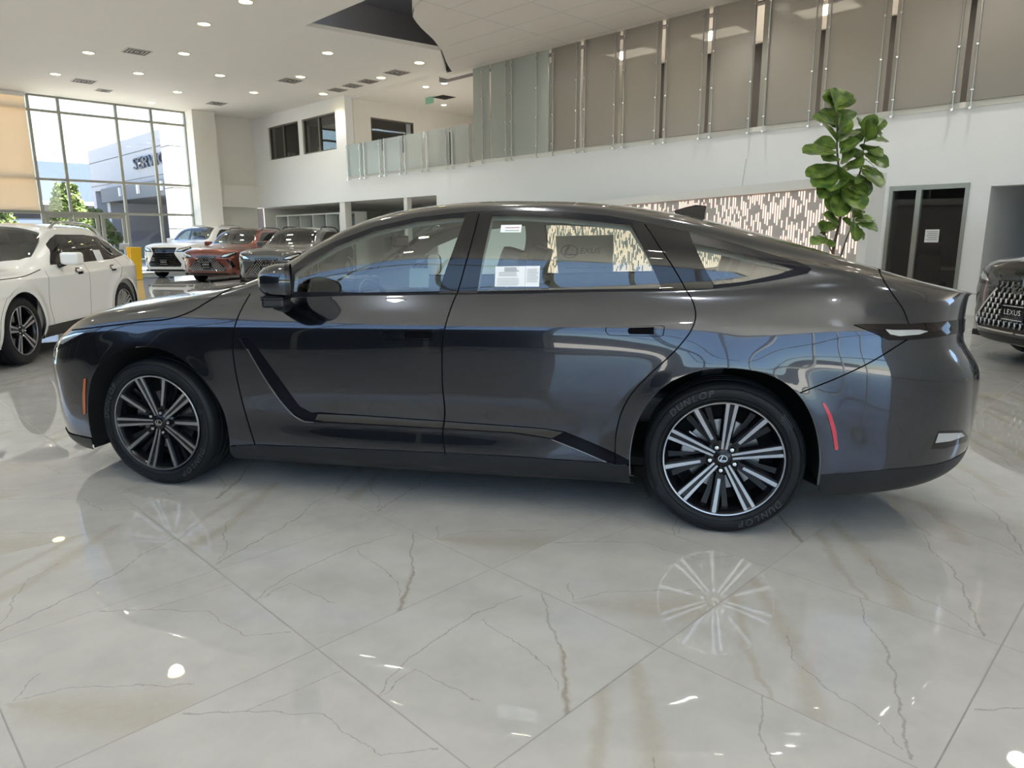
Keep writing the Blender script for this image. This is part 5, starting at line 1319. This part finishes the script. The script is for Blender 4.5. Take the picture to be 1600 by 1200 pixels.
# ---------------------------------------------------------------- the other cars
def suv_surface(H=1.70, belt=1.10, hood=1.06, wb=2.85, fo=.92, ro=.98, hw=.95, nose=.98, slant=.55, tail=.35, pf=3.6):
    s = wb/2.85; xf, xr = -fo, wb+ro
    uz = [xf, -.70, -.35, .20, .62, 1.05, 1.42*s, 2.0*s, 2.7*s, xr-1.0, xr-.55, xr]
    R = []
    def row(z, y, f=0.0, r=0.0, **k): R.append(dict(z=K(uz, z), y=K(uz, y if hasattr(y, '__len__') else [y]*12), xf=xf+f, xr=xr+r, cf=-.30, cr=xr-.75, pf=pf, pr=3.0, **k))
    n = nose
    row([.22]*12, hw-.09, .10, -.10); row([.30]*12, hw-.05, .04, -.05); row([.42]*12, hw-.02, .01, -.01); row([.58]*12, hw-.015, 0, 0); row([.74]*12, hw-.005, .0, .0)
    row([n-.22, n-.20, n-.16, .90, .90, .90, .91, .92, .94, .95, .94, .92], hw, .015, -.01)
    row([n-.12, n-.10, n-.05, 1.0*hood/1.06, belt-.09, belt-.09, belt-.08, belt-.07, belt-.06, belt-.04, belt-.05, 1.02], hw-.015, .03, -.03)
    row([n-.05, n-.01, hood-.05, hood-.02, belt, belt, belt+.01, belt+.02, belt+.03, belt+.05, belt+.06, belt+.02], [hw-.06]*9+[hw-.07, hw-.08, hw-.12], .05, -.06)
    a = [.80, .80, .80, .80, .80, .80, .79, .79, .78, .77, .76, .74]
    row([n-.02, n+.02, hood-.02, hood, belt+.03, belt+.20, belt+.25, belt+.26, belt+.25, belt+.22, belt+.15, belt+.06], [q*hw/.95 for q in a], .07, -.09)
    row([n, n+.04, hood, hood+.02, belt+.06, H-.28, H-.16, H-.12, H-.13, H-.17, H-.30, belt+.10], [q*hw/.95 for q in [.72, .72, .73, .74, .76, .71, .69, .68, .67, .67, .68, .66]], .085, -.14)
    row([n+.01, n+.05, hood+.015, hood+.03, belt+.10, H-.20, H-.08, H-.05, H-.06, H-.10, H-.24, belt+.13], [.60, .60, .60, .61, .65, .64, .62, .61, .60, .60, .60, .58], .09, -.18)
    row([n+.02, n+.07, hood+.03, hood+.045, belt+.12, H-.14, H-.03, H-.005, H-.015, H-.06, H-.20, belt+.15], [.34]*12, .10, -.2)
    row([n+.02, n+.07, hood+.03, hood+.05, belt+.13, H-.12, H-.015, H+.005, H, H-.05, H-.19, belt+.16], [0]*12, .10, -.2)
    wb_ = wb
    def arch(uc):
        def f(P):
            P = P.copy(); d = np.hypot(P[..., 0]-uc, P[..., 2]-.37); P[..., 1] += .022*np.exp(-((d-.44)/.08)**2)*(P[..., 1] > .5)*(P[..., 2] < .95); return P
        return f
    return Surf(R, [arch(0), arch(wb)], na=300, nt=150, sa=5, st=2.0, A=5.6, B=2.8)

def build_suv(name, label, xy, heading, paint, grille='mesh', steer=0.0, rails=True, detail_side=False, badge=True, white_lower=False, rot=.3, wstyle='five', **kw):
    S = suv_surface(**kw); wb = kw.get('wb', 2.85); fo = kw.get('fo', .92); H = kw.get('H', 1.7); belt = kw.get('belt', 1.10); hood = kw.get('hood', 1.06); n = kw.get('nose', .98); hw = kw.get('hw', .95); ro = kw.get('ro', .98); s = wb/2.85
    car = thing(name, label, 'car'); car.matrix_world = frame_of(xy, heading)
    side = S.view(lambda P: P[..., [0, 2]], S.N[..., 1] > .15)
    fr = S.view(lambda P: P[..., [1, 2]], (S.N[..., 0] < -.05) & (S.P[..., 0] < -.25) & (S.P[..., 1] <= hw*1.02))
    topv = S.view(lambda P: P[..., :2], S.N[..., 2] > .1)
    A, B = S.A, S.B; R = []
    def add(nm, m, pl, of=0.0): R.append((nm, m, pl, of))
    def ps(P, st=.06, sm=False): P = list(P)+[P[0]]; return S.inv(side, catmull(P, st) if sm else lin(P, st))
    def pf(P, st=.06): P = list(P)+[P[0]]; return S.inv(fr, lin(P, st))
    for uc in (0, wb):
        q = S.inv(side, np.array([(uc-.415*math.cos(a), .37+.415*math.sin(a)) for a in np.linspace(-.35, PI+.35, 22)]))
        add(None, M['seam'], np.vstack([q, [[q[-1][0], 0], [q[0][0], 0]]]))
        q2 = S.inv(side, np.array([(uc-.465*math.cos(a), .37+.465*math.sin(a)) for a in np.linspace(-.30, PI+.30, 22)]))
        add('arch_cladding', M['plastic'] if not kw.get('_', False) and paint is not M['paint_white'] or white_lower else paint, np.vstack([q2, [[q2[-1][0], 0], [q2[0][0], 0]]]), .004)
    # side glass
    ut = 1.42*s; zt = H-.175
    g1 = [(.92, belt+.045), (1.12, belt+.22), (1.36*s, zt-.05), (1.52*s, zt), (1.70*s, zt+.01), (1.70*s, belt+.05)]
    g2 = [(1.78*s, belt+.05), (1.78*s, zt+.01), (2.25*s, zt+.005), (2.62*s, zt-.03), (2.72*s, belt+.07)]
    g3 = [(2.80*s, belt+.075), (2.70*s, zt-.04), (3.05*s, zt-.10), (3.30*s, belt+.18), (3.24*s, belt+.12)]
    add('side_window', M['car_glass_dark'], ps(g1)); add('side_window', M['car_glass_dark'], ps(g2)); add('side_window', M['car_glass_dark'], ps(g3))
    add('window_trim', M['gloss_black'], ps([(.82, belt+.02), (1.10, belt+.26), (1.34*s, zt-.02), (1.52*s, zt+.03), (2.3*s, zt+.03), (2.75*s, zt-.0), (3.08*s, zt-.07), (3.38*s, belt+.18), (3.28*s, belt+.095), (2.7*s, belt+.045), (1.7*s, belt+.025)]), .001)
    for P in ([(.62, belt-.04), (.60, .9), (.58, .6), (.66, .34)], [(1.74*s, belt+.02), (1.74*s, .9), (1.70*s, .34)], [(2.76*s, belt+.04), (2.84*s, .98), (2.66*s, .78), (2.44*s, .55), (2.40*s, .34)]):
        add('panel_gap', M['seam'], S.inv(side, strip(catmull(np.array(P), .05), .004)), -.0005)
    hs = S.inv(side, strip(catmull(np.array([(-.70, n-.0), (-.3, hood-.055), (.2, hood-.035), (.55, belt-.02)]), .06), .004)); add('panel_gap', M['seam'], hs, -.0005)
    for uh in (1.50*s, 2.55*s):
        add('door_handle', paint, ps([(uh-.10, .93), (uh+.10, .935), (uh+.10, .97), (uh-.10, .965)]), .022)
        add('handle_cup', M['seam'] if detail_side else paint, ps([(uh-.07, .905), (uh+.07, .91), (uh+.06, .99), (uh-.06, .985)]), -.004)
    # rocker
    q = S.inv(side, lin([(-.9, .36), (wb+ro-.1, .36)], .15)); add('rocker_panel', M['plastic'] if not white_lower else paint, np.vstack([q[5:-5], [[q[-6][0], 0], [q[5][0], 0]]]), .003)
    # front
    k = hw/.95
    add('headlamp', M['lamp_clear'], pf([(.50*k, n-.175), (.60*k, n-.115), (.84*k, n-.045), (.86*k, n-.075), (.66*k, n-.165)]), .002)
    add('headlamp', M['gloss_black'], pf([(.44*k, n-.21), (.56*k, n-.10), (.86*k, n-.02), (.90*k, n-.09), (.72*k, n-.21)]), .001)
    if grille == 'bars': gp = [(0, n-.06), (.48*k, n-.06), (.40*k, n-.26), (.62*k, .50), (.58*k, .40), (0, .40)]
    else: gp = [(0, n-.14), (.34*k, n-.16), (.30*k, n-.24), (.64*k, .46), (.60*k, .36), (0, .36)]
    gq = pf(gp); add('grille', M['gloss_black'], gq, -.004)
    add('bumper_intake', M['gloss_black'], pf([(.64*k, .74), (.80*k, .66), (.86*k, .50), (.80*k, .44), (.72*k, .58)]), -.006)
    add('lower_intake', M['plastic'], pf([(0, .31), (.62*k, .31), (.70*k, .27), (.64*k, .235), (0, .235)]), .001)
    ws = S.inv(topv, lin([(.44, .01), (.47, .4), (.58, .64), (.72, .70), (1.02, .66), (1.26*s, .60), (1.32*s, .3), (1.33*s, .01)], .08))
    add('windshield', M['car_glass'], np.vstack([ws, [[ws[-1][0], B], [ws[0][0], B]]]))
    hd = S.inv(topv, lin([(-fo+.16, .01), (-fo+.2, .5), (-.60, .72), (-.2, .76), (.3, .79), (.60, .76), (.52, .6), (.42, .4), (.38, .01)], .08))
    add('hood', paint, np.vstack([hd, [[hd[-1][0], B], [hd[0][0], B]]]))
    skin(S, R, car, ('body_shell', paint), ga=150, gt=70)
    # lining
    lr = [(None, M['seam'], r[2]) for r in R if r[0] in ('side_window', 'windshield')]; a0 = S.inv(topv, np.array([(.35, .7)]))[0][0]
    lr += [(None, M['seam'], np.array([[0, 0], [a0, 0], [a0, B], [0, B]]))]
    skin(S, lr, car, ('interior_lining', M['interior']), ga=60, gt=34, offdef=-.03)
    MB().box(-fo+.15, wb+ro-.15, -hw+.12, hw-.12, .24, .30).build('underbody', M['underbody'], car)
    # seats
    for ux, nn_ in ((1.35*s, 'front_seat'), (2.25*s, 'rear_seat')):
        for sg in (-1, 1):
            b = MB(); b.box(ux-.1, ux+.38, sg*.38-.24, sg*.38+.24, .45, .72); b.obox((ux+.42, sg*.38, .98), (.97, 0, .22), (0, 1, 0), (-.22, 0, .97), .07, .23, .32); b.obox((ux+.50, sg*.38, 1.38), (.97, 0, .22), (0, 1, 0), (-.22, 0, .97), .05, .13, .09)
            b.build(nn_, M['seat'], car, bevel=.03)
    MB().box(.55, .95, -.68, .68, .75, 1.02).build('dashboard', M['seat'], car, bevel=.04)
    # grille pattern
    b = MB(); 
    def onf(y, z, of=.006):
        ab = S.inv(fr, np.array([(abs(y), z)])); p = S.samp(ab)[0]; nn = S.samp(ab, S.N)[0]; nn = nn/np.linalg.norm(nn)
        q = p+nn*of; return np.array([q[0], -q[1] if y > 0 else q[1], q[2]])
    G = np.array(gp+[(-y, z) for y, z in gp[::-1]])
    def inside(y, z): return inpoly(np.array([(y, z)]), G)[0]
    if grille == 'bars':
        for i in range(9):
            z = .455+i*(n-.10-.455)/8.2
            ys_ = [y for y in np.linspace(-.62, .62, 41) if inside(y, z)]
            if len(ys_) > 2: b.tube([onf(y, z, .008) for y in ys_], .013, 6)
    elif grille == 'slats':
        for i in range(8):
            z0 = .40+i*(n-.20-.40)/7.5
            for y in np.arange(-.60, .61, .075):
                yy = y+(.0375 if i % 2 else 0)
                if inside(yy, z0) and inside(yy, z0+.055): b.tube([onf(yy-.010, z0, .006), onf(yy+.012, z0+.028, .012), onf(yy, z0+.062, .006)], .0085, 5)
    else:
        for i in range(11):
            z = .385+i*(n-.20-.385)/10
            for y in np.arange(-.62, .63, .072):
                yy = y+(.036 if i % 2 else 0); w = .026*(1.1-.5*i/10)
                if inside(yy, z) and inside(yy+w, z) and inside(yy-w, z): b.tube([onf(yy-w, z+.010, .004), onf(yy, z-.010, .012), onf(yy+w, z+.010, .004)], .0075*(1.15-.4*i/10), 4)
    b.build('grille_pattern', M['steel'] if grille == 'slats' else M['chrome'] if grille != 'bars' else M['plastic'], car)['kind'] = 'stuff'
    if grille == 'slats':
        b = MB()
        for sg in (-1, 1): b.tube([onf(sg*y, z, .006) for y, z in lin([(.31*k, n-.24), (.64*k, .46), (.60*k, .36), (.3*k, .352), (0.02, .35)], .08)], .011, 6)
        b.build('grille_rim', M['chrome'], car)
    if badge:
        p = onf(0.0001, n-.24 if grille != 'bars' else n-.18, .03)
        bb = MB(); m_ = 28; V = []
        for q in range(m_):
            a = 2*PI*q/m_
            for f in (1.0, .82): V.append((p[0], p[1]+.072*f*math.cos(a), p[2]+.054*f*math.sin(a)))
        bb.add(V, [(2*q, 2*q+1, (2*q+3) % (2*m_), (2*q+2) % (2*m_)) for q in range(m_)])
        # seen from the front the car's right is on the viewer's left: local +y mirrored
        PL = [(-.15, .80), (.12, .80), (-.42, -.38), (.95, -.38), (.80, -.62), (-.85, -.62)]
        bb.prism([(x*.054, y*.054) for x, y in PL], lambda x, y, h: (p[0]+h, p[1]-x, p[2]+y), -.002, .002)
        bb.build('badge', M['chrome'], car)
    p = onf(0.0001, .56, .02); b = MB(); b.box(p[0]-.02, p[0]+.0, p[1]-.155, p[1]+.155, p[2]-.085, p[2]+.085); pl = b.build('dealer_plate', M['gloss_black'], car)
    V, F = text_mesh('LEXUS', .075, 0, spacing=1.1); link_mesh('plate_lettering', [(p[0]-.022, p[1]-x, p[2]+y+.005) for x, y, z in V], F, M['plate'], pl)
    b = MB(); 
    for z in (-.072, .066): b.box(p[0]-.0215, p[0]-.02, p[1]-.14, p[1]+.14, p[2]+z, p[2]+z+.006)
    b.build('plate_border', M['plate'], pl)
    # mirrors
    for sg in (-1, 1):
        y = sg*(hw-.02); b = MB(); b.obox((.98, sg*(hw+.10), belt+.09), (.95, sg*.2, 0), (-sg*.2, .95, 0), (0, 0, 1), .07, .12, .075); q = b.build('side_mirror', paint, car, bevel=.035, seg=3)
        b = MB(); b.tube([(.96, y-sg*.03, belt+.0), (.97, sg*(hw+.06), belt+.045)], .025, 8); b.build('mirror_arm', M['gloss_black'], q, smooth=True)
        MB().obox((1.055, sg*(hw+.10), belt+.09), (.95, sg*.2, 0), (-sg*.2, .95, 0), (0, 0, 1), .004, .10, .055).build('mirror_glass', M['chrome'], q)
    if rails:
        for sg in (-1, 1):
            P = [S.samp(S.inv(topv, np.array([(u, .60)])))[0] for u in np.linspace(1.5*s, 3.1*s, 9)]
            b = MB(); b.tube([(p[0], sg*.60, p[2]+(.06 if 0 < i < 8 else -.01)) for i, p in enumerate(P)], .016, 8); b.build('roof_rail', M['chrome'] if paint is M['paint_white'] else M['plastic'], car, smooth=True)
    for uc in (0, wb):
        for sg in (-1, 1):
            w = wheel(car, (uc, sg*(hw-.02), .37), sg, R=.37, ring=.262, width=.24, rot=rot+uc, style=wstyle, simple=True)
            if uc == 0 and steer: w.rotation_euler[2] += steer
            # well
        for sg in (-1, 1):
            b = MB(); V = []; m_ = 20
            for i in range(m_+1):
                a = -.35+(PI+.7)*i/m_; V += [(uc-.42*math.cos(a), sg*(hw-.03), .37+.42*math.sin(a)), (uc-.42*math.cos(a), sg*(hw-.42), .37+.42*math.sin(a))]
            b.add(V, [(2*i, 2*i+1, 2*i+3, 2*i+2) for i in range(m_)]); b.box(uc-.40, uc+.40, min(sg*(hw-.42), sg*(hw-.43)), max(sg*(hw-.42), sg*(hw-.43)), .25, .8); b.build('arch_liner', M['liner'], car)
    return S, car, side
def az(d): return (math.sin(math.radians(d)), math.cos(math.radians(d)))
def shift(xy, d, f, r=0): h = az(d); return (xy[0]+h[0]*f+h[1]*r, xy[1]+h[1]*f-h[0]*r)
# small white crossover at the left: nose out of frame, its left side towards us
UXA = 218.0
p = shift((1.60, 9.05), UXA, 0, .90)
SU, UX, UXV = build_suv('white_crossover', 'white compact crossover at the left edge, its nose cut off by the frame', p, az(UXA), M['paint_white'], grille='mesh', wb=2.64, fo=.85, ro=.95, H=1.54, belt=1.02, hood=.98, nose=.90, hw=.92, detail_side=True, rot=.45, badge=False)
q = SU.samp(SU.inv(UXV, np.array([(2.12, 1.12)])))[0]
t = MB().obox((q[0], -q[1]-.006, q[2]), (1, 0, 0), (0, 1, -.30), (0, .30, 1), .10, .002, .075).build('window_sticker', M['paper'], UX)
build_suv('white_suv', 'large white SUV with a dark barred grille, farthest left of the parked row', (9.72, 26.6), az(236), M['paint_white'], grille='bars', wb=2.95, H=1.85, belt=1.22, hood=1.20, nose=1.12, hw=.98, white_lower=True, steer=.12)
build_suv('copper_suv', 'copper red SUV with a chevron mesh grille, second in the parked row', (9.62, 22.8), az(234), M['paint_copper'], grille='mesh', H=1.70, steer=.15)
build_suv('graphite_suv', 'dark grey-green SUV beside the copper one, half hidden behind the sedan hood', (9.6, 18.8), az(232), M['paint_graphite'], grille='mesh', H=1.68, steer=.1)
build_suv('black_suv', 'glossy black SUV at the right edge, only its front corner in frame', shift((9.73, 1.40), -47, -.10, -.80), az(-47), M['paint_black'], grille='slats', wb=2.69, H=1.66, hw=.93, nose=1.03, hood=1.12, belt=1.14, rails=False)
